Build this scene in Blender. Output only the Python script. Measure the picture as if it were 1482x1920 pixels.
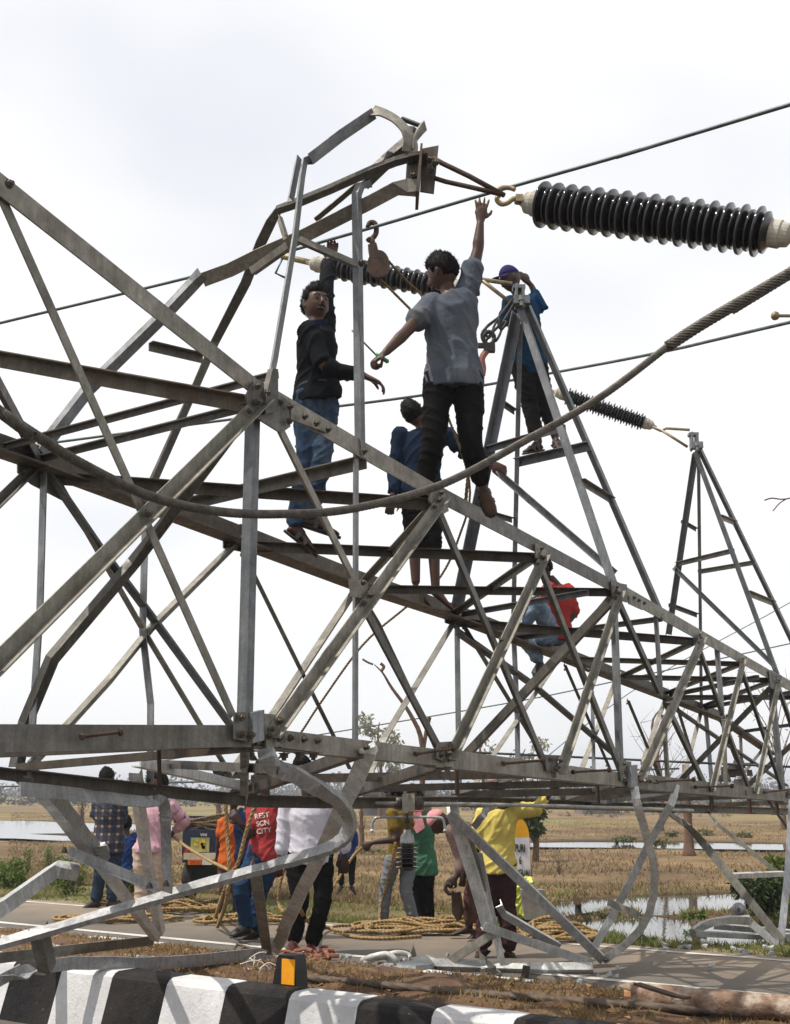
import bpy, bmesh, math, random
import numpy as np
from mathutils import Vector, Matrix, noise
R = math.radians
random.seed(7); rng = np.random.default_rng(7)
for o in list(bpy.data.objects): bpy.data.objects.remove(o)
SC = bpy.context.scene
COL = SC.collection
# ---------------------------------------------------------------- camera
CAM_H = 1.45; FPX = 2100.0; W0, H0 = 1482.0, 1920.0
TH = math.atan((1485.0 - 960.0) / FPX)
cam_d = bpy.data.cameras.new('camera'); cam = bpy.data.objects.new('camera', cam_d); COL.objects.link(cam)
cam_d.sensor_fit = 'HORIZONTAL'; cam_d.sensor_width = 36.0; cam_d.lens = 36.0 * FPX / W0
cam_d.clip_start = 0.1; cam_d.clip_end = 6000
cam.location = (0, 0, CAM_H); cam.rotation_euler = (R(90) + TH, 0, 0)
SC.camera = cam
# ---------------------------------------------------------------- light
SUN_EL, SUN_AZ = 61.0, -106.0        # azimuth measured from +Y towards +X
sv = Vector((math.sin(R(SUN_AZ)) * math.cos(R(SUN_EL)), math.cos(R(SUN_AZ)) * math.cos(R(SUN_EL)), math.sin(R(SUN_EL))))
sl = bpy.data.lights.new('sun', 'SUN'); sl.energy = 5.0; sl.angle = R(0.6); sl.color = (1.0, 0.93, 0.82)
sun = bpy.data.objects.new('sun', sl); COL.objects.link(sun)
sun.rotation_euler = (-sv).to_track_quat('-Z', 'Y').to_euler()
world = bpy.data.worlds.new('World'); SC.world = world; world.use_nodes = True
wn = world.node_tree.nodes; wl = world.node_tree.links; wn.clear()
wo = wn.new('ShaderNodeOutputWorld'); bg = wn.new('ShaderNodeBackground'); wl.new(bg.outputs[0], wo.inputs[0])
sky = wn.new('ShaderNodeTexSky'); sky.sky_type = 'NISHITA'; sky.sun_disc = False
sky.sun_elevation = R(SUN_EL); sky.sun_rotation = R(SUN_AZ); sky.dust_density = 3.0; sky.air_density = 1.2
tc = wn.new('ShaderNodeTexCoord'); mp = wn.new('ShaderNodeMapping'); mp.inputs['Scale'].default_value = (1.0, 1.0, 2.2)
mp.inputs['Location'].default_value = (3.3, 2.0, 0.2)
wl.new(tc.outputs['Generated'], mp.inputs[0])
nz = wn.new('ShaderNodeTexNoise'); nz.inputs['Scale'].default_value = 2.3; nz.inputs['Detail'].default_value = 2.5; nz.inputs['Roughness'].default_value = 0.5
wl.new(mp.outputs[0], nz.inputs['Vector'])
cr = wn.new('ShaderNodeValToRGB'); cr.color_ramp.elements[0].position = 0.17; cr.color_ramp.elements[1].position = 0.46
cr.color_ramp.elements[0].color = (8.5, 8.75, 9.5, 1); cr.color_ramp.elements[1].color = (11.4, 11.4, 11.4, 1)
wl.new(nz.outputs['Fac'], cr.inputs[0])
mx = wn.new('ShaderNodeMix'); mx.data_type = 'RGBA'; mx.inputs[0].default_value = 0.9
wl.new(sky.outputs[0], mx.inputs[6]); wl.new(cr.outputs[0], mx.inputs[7])
wl.new(mx.outputs[2], bg.inputs[0]); bg.inputs[1].default_value = 0.1
SC.view_settings.view_transform = 'Standard'; SC.view_settings.look = 'None'
SC.view_settings.exposure = 0.0; SC.view_settings.gamma = 1.0; SC.view_settings.use_curve_mapping = False
SC.render.engine = 'CYCLES'; SC.cycles.use_denoising = True; SC.cycles.max_bounces = 6
SC.cycles.volume_bounces = 0; SC.cycles.caustics_reflective = False; SC.cycles.caustics_refractive = False
SC.cycles.transparent_max_bounces = 8
# ---------------------------------------------------------------- pixel -> world
cT, sT = math.cos(TH), math.sin(TH)
def ray(px, py):
    a = (px - W0 / 2) / FPX; b = (H0 / 2 - py) / FPX
    return Vector((a, cT - b * sT, sT + b * cT))
def P(px, py, Y):
    d = ray(px, py); return Vector((0, 0, CAM_H)) + d * (Y / d.y)
def G(px, py, z=0.0):
    d = ray(px, py); return Vector((0, 0, CAM_H)) + d * ((z - CAM_H) / d.z)
NX, NY = -0.8616, 0.5075
NV = Vector((NX, NY, 0))
C0, CW = 2.979, 1.58
def N(px, py, o=0.0):
    d = ray(px, py); return Vector((0, 0, CAM_H)) + d * ((C0 + o) / (NX * d.x + NY * d.y))
def F(px, py, o=0.0):
    return N(px, py, CW + o)
def mpp(p):       # metres per photo pixel at a point
    return (p.y * cT + (p.z - CAM_H) * sT) / FPX
# ---------------------------------------------------------------- objects
def mk(name, verts, faces, mat, parent=None, smooth=False, label=None, cat=None, group=None, kind=None):
    me = bpy.data.meshes.new(name)
    me.from_pydata([tuple(v) for v in verts], [], faces); me.update()
    return mko(name, me, mat, parent, smooth, label, cat, group, kind)
def mko(name, me, mat, parent=None, smooth=False, label=None, cat=None, group=None, kind=None):
    if smooth: me.polygons.foreach_set('use_smooth', [True] * len(me.polygons))
    if mat is not None and len(me.materials) == 0: me.materials.append(mat)
    o = bpy.data.objects.new(name, me); COL.objects.link(o)
    tag(o, label, cat, group, kind)
    if parent is not None: par(o, parent)
    return o
def wloc(o):
    l = o.location.copy()
    while o.parent is not None:
        o = o.parent; l = l + o.location
    return l
def par(o, p):
    o.parent = p; o.location = o.location - wloc(p)
def tag(o, label=None, cat=None, group=None, kind=None):
    if label: o['label'] = label
    if cat: o['category'] = cat
    if group: o['group'] = group
    if kind: o['kind'] = kind
def thing(name, loc, label, cat, group=None):
    o = bpy.data.objects.new(name, None); COL.objects.link(o); o.location = loc
    o.empty_display_size = 0.2
    tag(o, label, cat, group); return o
class MB:
    def __init__(s): s.v = []; s.f = []
    def add(s, vf):
        n = len(s.v); s.v += [tuple(v) for v in vf[0]]; s.f += [tuple(i + n for i in f) for f in vf[1]]; return s
def box(c, hx, hy, hz, ax=Vector((1, 0, 0)), ay=Vector((0, 1, 0)), az=Vector((0, 0, 1)), taper=1.0):
    c = Vector(c); v = []
    for k in (-1, 1):
        t = 1.0 if k < 0 else taper
        for i, j in ((-1, -1), (1, -1), (1, 1), (-1, 1)):
            v.append(c + ax * (i * hx * t) + ay * (j * hy * t) + az * (k * hz))
    return v, [(3, 2, 1, 0), (4, 5, 6, 7), (0, 1, 5, 4), (1, 2, 6, 5), (2, 3, 7, 6), (3, 0, 4, 7)]
def sweep(pts, prof, ref, twist=None, scale=None, cap=True):
    pts = [Vector(p) for p in pts]; n = len(pts); m = len(prof); v = []; f = []
    ref = Vector(ref)
    for i, p in enumerate(pts):
        T = (pts[min(i + 1, n - 1)] - pts[max(i - 1, 0)]).normalized()
        U = ref - T * ref.dot(T)
        if U.length < 1e-4: U = Vector((0.3, 0.9, 0.2)) - T * Vector((0.3, 0.9, 0.2)).dot(T)
        U.normalize(); Vv = T.cross(U)
        a = twist[i] if twist is not None else 0.0; k = scale[i] if scale is not None else 1.0
        ca, sa = math.cos(a), math.sin(a)
        # mitre
        for (x, y) in prof:
            x, y = x * k, y * k
            v.append(p + U * (x * ca - y * sa) + Vv * (x * sa + y * ca))
    for i in range(n - 1):
        for j in range(m):
            a = i * m + j; b = i * m + (j + 1) % m
            f.append((a, b, b + m, a + m))
    if cap:
        f.append(tuple(range(m - 1, -1, -1))); f.append(tuple(range((n - 1) * m, n * m)))
    return v, f
def spline(pts, per=8):
    pts = [Vector(p) for p in pts]; out = []
    q = [pts[0] * 2 - pts[1]] + pts + [pts[-1] * 2 - pts[-2]]
    for i in range(1, len(q) - 2):
        for k in range(per):
            t = k / per; a, b, c, d = q[i - 1], q[i], q[i + 1], q[i + 2]
            out.append(0.5 * ((2 * b) + (c - a) * t + (2 * a - 5 * b + 4 * c - d) * t * t + (3 * b - a - 3 * c + d) * t ** 3))
    out.append(pts[-1]); return out
def circ(r, n=8): return [(r * math.cos(2 * math.pi * i / n), r * math.sin(2 * math.pi * i / n)) for i in range(n)]
def rope_prof(r, lobes=3, per=5, d=0.2):
    n = lobes * per
    return [(r * (1 - d + d * abs(math.cos(lobes * math.pi * i / n))) * math.cos(2 * math.pi * i / n),
             r * (1 - d + d * abs(math.cos(lobes * math.pi * i / n))) * math.sin(2 * math.pi * i / n)) for i in range(n)]
def resample(pts, step):
    out = [pts[0]]; acc = 0.0
    for a, b in zip(pts, pts[1:]):
        L = (b - a).length
        if L < 1e-9: continue
        t = step - acc
        while t <= L:
            out.append(a + (b - a) * (t / L)); t += step
        acc = (acc + L) % step if step > 0 else 0
    out.append(pts[-1]); return out
def strand(pts, r, lobes, pitch, step, per=4, d=0.2, ref=(0.1, 0.2, 1), scale=None):
    p = resample([Vector(q) for q in pts], step); tw = []; s = 0
    for i in range(len(p)):
        if i: s += (p[i] - p[i - 1]).length
        tw.append(2 * math.pi * s / pitch)
    return sweep(p, rope_prof(r, lobes, per, d), ref, twist=tw)
def lathe(axis0, axis1, prof, n=24):
    """prof: list of (t metres along axis, radius)"""
    a = Vector(axis0); T = (Vector(axis1) - a).normalized()
    U = T.orthogonal().normalized(); Vv = T.cross(U); v = []; f = []; m = len(prof)
    for i in range(n):
        an = 2 * math.pi * i / n; d = U * math.cos(an) + Vv * math.sin(an)
        for t, r in prof: v.append(a + T * t + d * max(r, 1e-4))
    for i in range(n):
        for j in range(m - 1):
            p = i * m + j; q = ((i + 1) % n) * m + j; f.append((p, p + 1, q + 1, q))
    return v, f
def prism(poly, off):
    """polygon of 3D points extruded by vector off"""
    n = len(poly); v = [Vector(p) for p in poly] + [Vector(p) + off for p in poly]
    f = [tuple(range(n)), tuple(range(2 * n - 1, n - 1, -1))] + [(i, i + n, (i + 1) % n + n, (i + 1) % n) for i in range(n)]
    return v, f
# ---------------------------------------------------------------- materials
def nt(name):
    m = bpy.data.materials.new(name); m.use_nodes = True; t = m.node_tree
    b = t.nodes['Principled BSDF']; return m, t.nodes, t.links, b
def pos(n, l, scale=(1, 1, 1)):
    g = n.new('ShaderNodeNewGeometry'); mpn = n.new('ShaderNodeMapping'); mpn.inputs['Scale'].default_value = scale
    l.new(g.outputs['Position'], mpn.inputs[0]); return mpn.outputs[0]
def noise_n(n, l, vec, scale, detail=4, rough=0.55):
    t = n.new('ShaderNodeTexNoise'); t.inputs['Scale'].default_value = scale; t.inputs['Detail'].default_value = detail
    t.inputs['Roughness'].default_value = rough; l.new(vec, t.inputs['Vector']); return t.outputs['Fac']
def ramp(n, l, fac, stops):
    c = n.new('ShaderNodeValToRGB'); e = c.color_ramp.elements
    while len(e) < len(stops): e.new(0.5)
    for i, (p, col) in enumerate(stops): e[i].position = p; e[i].color = (*col, 1)
    l.new(fac, c.inputs[0]); return c.outputs[0]
def mixc(n, l, fac, a, b, mode='MIX'):
    m = n.new('ShaderNodeMix'); m.data_type = 'RGBA'; m.blend_type = mode
    if isinstance(fac, float): m.inputs[0].default_value = fac
    else: l.new(fac, m.inputs[0])
    for k, x in ((6, a), (7, b)):
        if isinstance(x, tuple): m.inputs[k].default_value = (*x, 1)
        else: l.new(x, m.inputs[k])
    return m.outputs[2]
def bump(n, l, b, h, strength=0.3, dist=0.01):
    k = n.new('ShaderNodeBump'); k.inputs['Strength'].default_value = strength; k.inputs['Distance'].default_value = dist
    l.new(h, k.inputs['Height']); l.new(k.outputs[0], b.inputs['Normal'])
def mat(name, c1, c2=None, scale=8.0, rough=0.7, metal=0.0, bs=0.25, bscale=60.0, bd=0.004, c3=None, spec=0.4, stretch=(1, 1, 1)):
    m, n, l, b = nt(name); v = pos(n, l, stretch)
    c2 = c2 or tuple(x * 0.72 for x in c1)
    st = [(0.33, c2), (0.62, c1)] if c3 is None else [(0.28, c2), (0.5, c1), (0.72, c3)]
    l.new(ramp(n, l, noise_n(n, l, v, scale, 6, 0.62), st), b.inputs['Base Color'])
    b.inputs['Roughness'].default_value = rough; b.inputs['Metallic'].default_value = metal
    b.inputs['Specular IOR Level'].default_value = spec
    if bs: bump(n, l, b, noise_n(n, l, v, bscale, 4, 0.6), bs, bd)
    return m
def steel(name, lo, mid, hi, rust=0.35, metal=0.35, rough=0.55):
    m, n, l, b = nt(name); v = pos(n, l)
    base = ramp(n, l, noise_n(n, l, v, 5.0, 8, 0.65), [(0.3, lo), (0.5, mid), (0.72, hi)])
    spang = noise_n(n, l, v, 70.0, 3, 0.7)
    base = mixc(n, l, 0.35, base, ramp(n, l, spang, [(0.35, (0.55, 0.55, 0.55)), (0.65, (1.3, 1.3, 1.3))]), 'MULTIPLY')
    oi = n.new('ShaderNodeObjectInfo')
    base = mixc(n, l, 1.0, base, ramp(n, l, oi.outputs['Random'], [(0.0, (0.66, 0.66, 0.69)), (0.5, (0.98, 0.97, 0.94)), (1.0, (1.36, 1.34, 1.30))]), 'MULTIPLY')
    st = noise_n(n, l, pos(n, l, (38, 38, 3.0)), 1.0, 4, 0.6)
    base = mixc(n, l, 0.4, base, ramp(n, l, st, [(0.36, (0.55, 0.53, 0.50)), (0.6, (1.2, 1.2, 1.2))]), 'MULTIPLY')
    rf = ramp(n, l, noise_n(n, l, v, 2.6, 8, 0.7), [(0.52, (0, 0, 0)), (0.70, (rust, rust, rust))])
    base = mixc(n, l, rf, base, (0.13, 0.075, 0.035))
    l.new(base, b.inputs['Base Color'])
    b.inputs['Metallic'].default_value = metal
    l.new(ramp(n, l, noise_n(n, l, v, 18, 5), [(0.3, (rough - 0.14,) * 3), (0.7, (rough + 0.16,) * 3)]), b.inputs['Roughness'])
    bump(n, l, b, noise_n(n, l, v, 45, 5), 0.22, 0.003); return m
M = {}
M['steel'] = steel('galvanised_steel_weathered', (0.055, 0.051, 0.045), (0.094, 0.089, 0.079), (0.14, 0.134, 0.122), 0.22)
M['steelg'] = steel('galvanised_steel_grey', (0.090, 0.097, 0.107), (0.142, 0.153, 0.168), (0.215, 0.228, 0.244), 0.10)
M['steelb'] = steel('galvanised_steel_bright', (0.28, 0.287, 0.292), (0.41, 0.418, 0.425), (0.56, 0.568, 0.575), 0.08, 0.35, 0.38)  # pale zinc, brightened further so the colour carries sunlight on the lower arms
M['steelt'] = steel('galvanised_steel_tan', (0.102, 0.096, 0.083), (0.168, 0.160, 0.140), (0.255, 0.246, 0.222), 0.18)
M['steeld'] = steel('galvanised_steel_shaded', (0.045, 0.036, 0.028), (0.08, 0.066, 0.052), (0.12, 0.105, 0.085), 0.5)  # darker copy of the steel: shade on members seen from below is in the colour
M['rust'] = mat('rusty_iron', (0.075, 0.042, 0.028), (0.032, 0.021, 0.016), 22, 0.75, 0.35, 0.5, 70, 0.004)
M['bolt'] = mat('bolt_steel', (0.10, 0.085, 0.07), (0.045, 0.036, 0.03), 40, 0.7, 0.3, 0.3)
M['plate'] = mat('dark_plate', (0.13, 0.10, 0.08), (0.05, 0.042, 0.038), 9, 0.6, 0.4, 0.3)
M['cable'] = mat('steel_cable', (0.12, 0.108, 0.095), (0.055, 0.048, 0.042), 30, 0.55, 0.5, 0.3)
M['cablel'] = mat('aluminium_strand', (0.48, 0.47, 0.45), (0.28, 0.27, 0.25), 14, 0.45, 0.5, 0.2)
M['oldcable'] = mat('old_cable', (0.11, 0.082, 0.06), (0.05, 0.038, 0.03), 14, 0.7, 0.2, 0.4)
M['wire'] = mat('conductor', (0.085, 0.11, 0.115), (0.05, 0.06, 0.06), 10, 0.5, 0.5, 0)
M['rope'] = mat('manila_rope', (0.34, 0.23, 0.10), (0.16, 0.10, 0.045), 40, 0.85, 0, 0.4, 160, 0.003)
M['ropeold'] = mat('dirty_rope', (0.20, 0.135, 0.065), (0.10, 0.065, 0.034), 30, 0.88, 0, 0.4, 160, 0.003)
M['porc'] = mat('black_porcelain', (0.016, 0.016, 0.020), (0.010, 0.010, 0.012), 6, 0.12, 0, 0.05, 20, 0.002, spec=0.6)
M['cap'] = mat('cement_cap', (0.42, 0.40, 0.345), (0.26, 0.24, 0.20), 14, 0.75, 0, 0.35, 60)
M['brass'] = mat('aged_fitting', (0.33, 0.27, 0.17), (0.18, 0.14, 0.085), 18, 0.55, 0.5, 0.3)
# ================================================================ SETTING
RD = Vector((0.8387, -0.5446, 0)); RN = Vector((0.5446, 0.8387, 0))      # along the road / away from the camera
def RP(s, d, z=0.0): return RD * s + RN * d + Vector((0, 0, z))
def rs(p): return p.dot(RD)
def rd_(p): return p.dot(RN)
# ---- asphalt
def asphalt():
    m, n, l, b = nt('asphalt'); v = pos(n, l)
    c = ramp(n, l, noise_n(n, l, v, 0.9, 6, 0.6), [(0.3, (0.070, 0.061, 0.052)), (0.7, (0.115, 0.098, 0.08))])
    c = mixc(n, l, 0.5, c, ramp(n, l, noise_n(n, l, v, 140, 2), [(0.3, (0.55, 0.55, 0.55)), (0.7, (1.35, 1.35, 1.35))]), 'MULTIPLY')
    # sandy dust that gathers towards the far verge
    d = n.new('ShaderNodeVectorMath'); d.operation = 'DOT_PRODUCT'; g = n.new('ShaderNodeNewGeometry')
    l.new(g.outputs['Position'], d.inputs[0]); d.inputs[1].default_value = tuple(RN)
    mr = n.new('ShaderNodeMapRange'); mr.inputs[1].default_value = 9.0; mr.inputs[2].default_value = 10.9; mr.inputs[3].default_value = 0.0; mr.inputs[4].default_value = 0.55
    l.new(d.outputs['Value'], mr.inputs[0])
    ad = n.new('ShaderNodeMath'); ad.operation = 'MULTIPLY'; l.new(mr.outputs[0], ad.inputs[0])
    l.new(ramp(n, l, noise_n(n, l, v, 2.2, 6), [(0.3, (0.45,) * 3), (0.6, (1.4,) * 3)]), ad.inputs[1])
    c = mixc(n, l, ad.outputs[0], c, (0.27, 0.205, 0.14))
    l.new(c, b.inputs['Base Color']); b.inputs['Roughness'].default_value = 0.85
    bump(n, l, b, noise_n(n, l, v, 160, 3), 0.5, 0.004); return m
M['asphalt'] = asphalt()
def worn_paint(name, col, under, wear=0.48, sc=9, spec=.25):
    m, n, l, b = nt(name); v = pos(n, l)
    f = ramp(n, l, noise_n(n, l, v, sc, 8, 0.75), [(wear - 0.10, (0, 0, 0)), (wear, (1, 1, 1))])
    f2 = ramp(n, l, noise_n(n, l, v, 2.4, 6, 0.6), [(0.35, tuple(x * 0.72 for x in col)), (0.65, col)])
    c = mixc(n, l, f, under, f2)
    c = mixc(n, l, ramp(n, l, noise_n(n, l, v, 75, 3, 0.5), [(0.71, (0, 0, 0)), (0.75, (.6, .6, .6))]), c, under)
    c = mixc(n, l, ramp(n, l, noise_n(n, l, v, 1.7, 8, 0.75), [(0.42, (0, 0, 0)), (0.8, (.22, .22, .22))]), c, (0.17, 0.13, 0.095))
    l.new(c, b.inputs['Base Color']); b.inputs['Roughness'].default_value = 0.65; b.inputs['Specular IOR Level'].default_value = spec
    bump(n, l, b, noise_n(n, l, v, 38, 8, 0.75), 0.75, 0.012); return m
M['kerbw'] = worn_paint('white_kerb_paint', (0.66, 0.66, 0.68), (0.26, 0.24, 0.22), 0.415, 20)
M['kerbb'] = worn_paint('black_kerb_paint', (0.011, 0.011, 0.013), (0.26, 0.25, 0.24), 0.36, 30, .12)
M['line'] = worn_paint('road_line_paint', (0.58, 0.56, 0.53), (0.16, 0.14, 0.12), 0.42, 14)
# road sheet
rd_far = 10.98
def sheet(name, s0, s1, d0, d1, z, m, ns=1, kind='structure', jit=0):
    v = []; f = []
    for i in range(ns + 1):
        s = s0 + (s1 - s0) * i / ns
        j0 = jit * noise.noise(Vector((s * 1.3, 1.7, 3.1))) ; j1 = jit * noise.noise(Vector((s * 1.1, 7.7, 0.4)))
        v += [RP(s, d0 + j0, z), RP(s, d1 + j1, z)]
    for i in range(ns): f.append((2 * i, 2 * i + 2, 2 * i + 3, 2 * i + 1))
    return mk(name, v, f, m, kind=kind)
sheet('road', -160, 160, 7.6, rd_far, 0.0, M['asphalt'], 240, jit=0.05)
sheet('near_road', -160, 160, -14, 5.5, -0.06, M['asphalt'])
sheet('edge_line_near_lane', -160, 160, 8.86, 8.97, 0.004, M['line'])
sheet('edge_line_verge', -160, 160, 10.70, 10.79, 0.004, M['line'])
# ---- terrain beyond the road
def terrain_mat():
    m, n, l, b = nt('field_soil'); v = pos(n, l)
    c = ramp(n, l, noise_n(n, l, v, 0.16, 8, 0.62), [(0.30, (0.085, 0.06, 0.038)), (0.44, (0.145, 0.103, 0.062)), (0.58, (0.215, 0.152, 0.084)), (0.74, (0.145, 0.13, 0.06))])
    c2 = ramp(n, l, noise_n(n, l, v, 0.9, 10, 0.75), [(0.32, (0.35, 0.32, 0.3)), (0.66, (1.35, 1.32, 1.25))])
    c = mixc(n, l, 0.7, c, c2, 'MULTIPLY')
    d = n.new('ShaderNodeVectorMath'); d.operation = 'DOT_PRODUCT'; g = n.new('ShaderNodeNewGeometry')
    l.new(g.outputs['Position'], d.inputs[0]); d.inputs[1].default_value = tuple(RN)
    mr = n.new('ShaderNodeMapRange'); mr.inputs[1].default_value = 11.5; mr.inputs[2].default_value = 15.0; mr.inputs[3].default_value = 0.85; mr.inputs[4].default_value = 0.0
    l.new(d.outputs['Value'], mr.inputs[0])
    ml = n.new('ShaderNodeMath'); ml.operation = 'MULTIPLY'; l.new(mr.outputs[0], ml.inputs[0])
    l.new(ramp(n, l, noise_n(n, l, v, 0.8, 6, 0.65), [(0.38, (0, 0, 0)), (0.55, (1, 1, 1))]), ml.inputs[1])
    c = mixc(n, l, ml.outputs[0], c, (0.10, 0.115, 0.03))
    mr2 = n.new('ShaderNodeMapRange'); mr2.inputs[1].default_value = 10.9; mr2.inputs[2].default_value = 11.7; mr2.inputs[3].default_value = 0.9; mr2.inputs[4].default_value = 0.0
    l.new(d.outputs['Value'], mr2.inputs[0])
    c = mixc(n, l, mr2.outputs[0], c, (0.34, 0.26, 0.17))
    # bright green wet margins far out
    mr3 = n.new('ShaderNodeMapRange'); mr3.inputs[1].default_value = 36; mr3.inputs[2].default_value = 60; l.new(d.outputs['Value'], mr3.inputs[0])
    ml3 = n.new('ShaderNodeMath'); ml3.operation = 'MULTIPLY'; l.new(mr3.outputs[0], ml3.inputs[0])
    l.new(ramp(n, l, noise_n(n, l, pos(n, l, (1, 1, 1)), 0.045, 5), [(0.46, (0, 0, 0)), (0.6, (0.7, 0.7, 0.7))]), ml3.inputs[1])
    c = mixc(n, l, ml3.outputs[0], c, (0.22, 0.22, 0.08))
    sz = n.new('ShaderNodeSeparateXYZ'); l.new(g.outputs['Position'], sz.inputs[0])
    wet = n.new('ShaderNodeMapRange'); wet.inputs[1].default_value = -0.185; wet.inputs[2].default_value = -0.135; wet.inputs[3].default_value = 0.85; wet.inputs[4].default_value = 0.0
    l.new(sz.outputs[2], wet.inputs[0]); c = mixc(n, l, wet.outputs[0], c, (0.035, 0.026, 0.016))
    l.new(c, b.inputs['Base Color']); b.inputs['Roughness'].default_value = 0.95; b.inputs['Specular IOR Level'].default_value = 0.1
    bump(n, l, b, noise_n(n, l, v, 9, 8, 0.7), 0.9, 0.05); return m
M['field'] = terrain_mat()
def inpoly(x, y, poly):
    c = False; j = len(poly) - 1
    for i in range(len(poly)):
        if ((poly[i][1] > y) != (poly[j][1] > y)) and (x < (poly[j][0] - poly[i][0]) * (y - poly[i][1]) / (poly[j][1] - poly[i][1]) + poly[i][0]): c = not c
        j = i
    return c
def segd(x, y, poly):
    best = 1e9
    for i in range(len(poly)):
        ax, ay = poly[i]; bx, by = poly[(i + 1) % len(poly)]; dx, dy = bx - ax, by - ay
        t = max(0, min(1, ((x - ax) * dx + (y - ay) * dy) / (dx * dx + dy * dy + 1e-9)))
        best = min(best, math.hypot(x - ax - t * dx, y - ay - t * dy))
    return best
WZ = -0.175
def wpoly(pts): return [(G(a, b, WZ).x, G(a, b, WZ).y) for a, b in pts]
PONDS = [
    [G(a, b, WZ) for a, b in ((1040, 1722), (1075, 1692), (1140, 1686), (1240, 1682), (1340, 1678), (1440, 1682), (1500, 1700), (1420, 1712), (1330, 1710), (1240, 1716), (1150, 1706), (1095, 1714))],
    [G(a, b, WZ) for a, b in ((1060, 1735), (1130, 1728), (1230, 1722), (1320, 1728), (1400, 1738), (1500, 1745), (1500, 1775), (1370, 1790), (1250, 1782), (1150, 1768), (1095, 1756))],
    [G(a, b, WZ) for a, b in ((960, 1583), (1120, 1581), (1300, 1582), (1520, 1586), (1520, 1594), (1300, 1591), (1140, 1589), (985, 1588))],
    [G(a, b, WZ) for a, b in ((-60, 1540), (30, 1540), (110, 1543), (200, 1546), (330, 1549), (330, 1556), (200, 1556), (120, 1560), (30, 1561), (-60, 1560))],
    [G(a, b, WZ) for a, b in ((-60, 1564), (60, 1565), (130, 1569), (260, 1570), (260, 1574), (120, 1576), (40, 1572), (-60, 1571))],
]
PONDS = [[(p.x, p.y) for p in q] for q in PONDS]
PB = [(min(p[0] for p in q) - 8, max(p[0] for p in q) + 8, min(p[1] for p in q) - 8, max(p[1] for p in q) + 8) for q in PONDS]
def tz(x, y):
    d = x * RN.x + y * RN.y
    z = -0.02
    if d > 11.2: z = -0.02 - 0.10 * min(1, (d - 11.2) / 2.5)
    if d > 11.0: z += 0.035 * (noise.fractal(Vector((x * 0.9, y * 0.9, 0.3)), 1.0, 2.0, 4) + 0.6 * noise.noise(Vector((x * 0.25, y * 0.25, 7)))) * min(1, (d - 11.0))
    for q, bb in zip(PONDS, PB):
        if not (bb[0] < x < bb[1] and bb[2] < y < bb[3]): continue
        far = q is PONDS[2] or q is PONDS[3] or q is PONDS[4]
        wdt = 3.0 if far else 0.35
        e = segd(x, y, q) * (1 if inpoly(x, y, q) else -1) + (0.9 if far else 0.12) * noise.noise(Vector((x * (0.25 if far else 2.2), y * (0.25 if far else 2.2), 5)))
        t = max(0, min(1, (e + wdt) / (1.6 * wdt)))
        z = z + (-0.36 - z) * t * t * (3 - 2 * t)
    return z
def build_terrain():
    ds = [10.93]; step = 0.11
    while ds[-1] < 2600:
        ds.append(ds[-1] + step); step *= 1.028 if ds[-1] < 60 else 1.10
    us = [x / 90.0 for x in range(-90, 91)]
    v = []; f = []; nu = len(us)
    for d in ds:
        half = d * 1.6 + 6
        for u in us:
            # centre the strip on the viewing direction
            s0 = -d * 0.649 + u * half
            p = RP(s0, d); v.append((p.x, p.y, tz(p.x, p.y)))
    for i in range(len(ds) - 1):
        for j in range(nu - 1):
            a = i * nu + j; f.append((a, a + 1, a + nu + 1, a + nu))
    return mk('ground', v, f, M['field'], kind='structure', smooth=True)
build_terrain()
# base earth under everything (below road and median)
sheet('earth_base', -1500, 1500, -60, 11.0, -0.14, M['field'])
def water_mat():
    m, n, l, b = nt('pond_water'); v = pos(n, l, (1, 1, 1))
    b.inputs['Base Color'].default_value = (0.05, 0.052, 0.05, 1); b.inputs['Roughness'].default_value = 0.04
    b.inputs['Specular IOR Level'].default_value = 1.0; b.inputs['IOR'].default_value = 1.6
    bump(n, l, b, noise_n(n, l, v, 5.0, 3), 0.06, 0.02); return m
M['water'] = water_mat()
for k, (q, nm) in enumerate(zip(PONDS, ('pond', 'pond', 'channel_water', 'flooded_field_water', 'flooded_field_water'))):
    cx = sum(p[0] for p in q) / len(q); cy = sum(p[1] for p in q) / len(q)
    ex = 1.25 if k > 1 else 1.12
    mk(nm, [(cx + (p[0] - cx) * ex, cy + (p[1] - cy) * ex, WZ + 0.001 * k) for p in q], [tuple(range(len(q)))], M['water'], kind='structure')
# ---- median: two kerbs with soil between
D_N0, D_N1 = 5.57, 5.80      # near kerb top, front edge / back edge
D_F0, D_F1 = 7.52, 7.72
KZ = 0.31
def kerb_block(L, front, back, zt, slope_f, slope_b, rnd=0.035):
    # cross-section in (d, z); long axis s
    pr = [(front - slope_f, -0.10), (front - 0.012, zt - rnd), (front + rnd * 0.35, zt - rnd * 0.28), (front + rnd * 1.2, zt), (back - rnd * 0.8, zt), (back, zt - rnd * 0.6), (back + slope_b, -0.02)]
    ns = 6; v = []; f = []; m = len(pr)
    for i in range(ns + 1):
        s = -L / 2 + L * i / ns
        for (d, z) in pr:
            w = 0.005 * noise.noise(Vector((s * 5 + d * 3, d * 9, z * 9)))
            v.append(RP(s, d + w, z + (w * 0.8 if z > 0 else 0)))
    for i in range(ns):
        for j in range(m - 1):
            a = i * m + j; f.append((a, a + m, a + m + 1, a + 1))
    f.append(tuple(range(m))); f.append(tuple(range(ns * m + m - 1, ns * m - 1, -1)))
    return v, f
kroot = thing('median_kerb', RP(0, 5.7), 'black and white painted concrete kerb along the near edge of the median', 'kerb')
froot = thing('median_kerb', RP(0, 7.6), 'low pale concrete kerb on the road side of the median soil', 'kerb')
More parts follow.
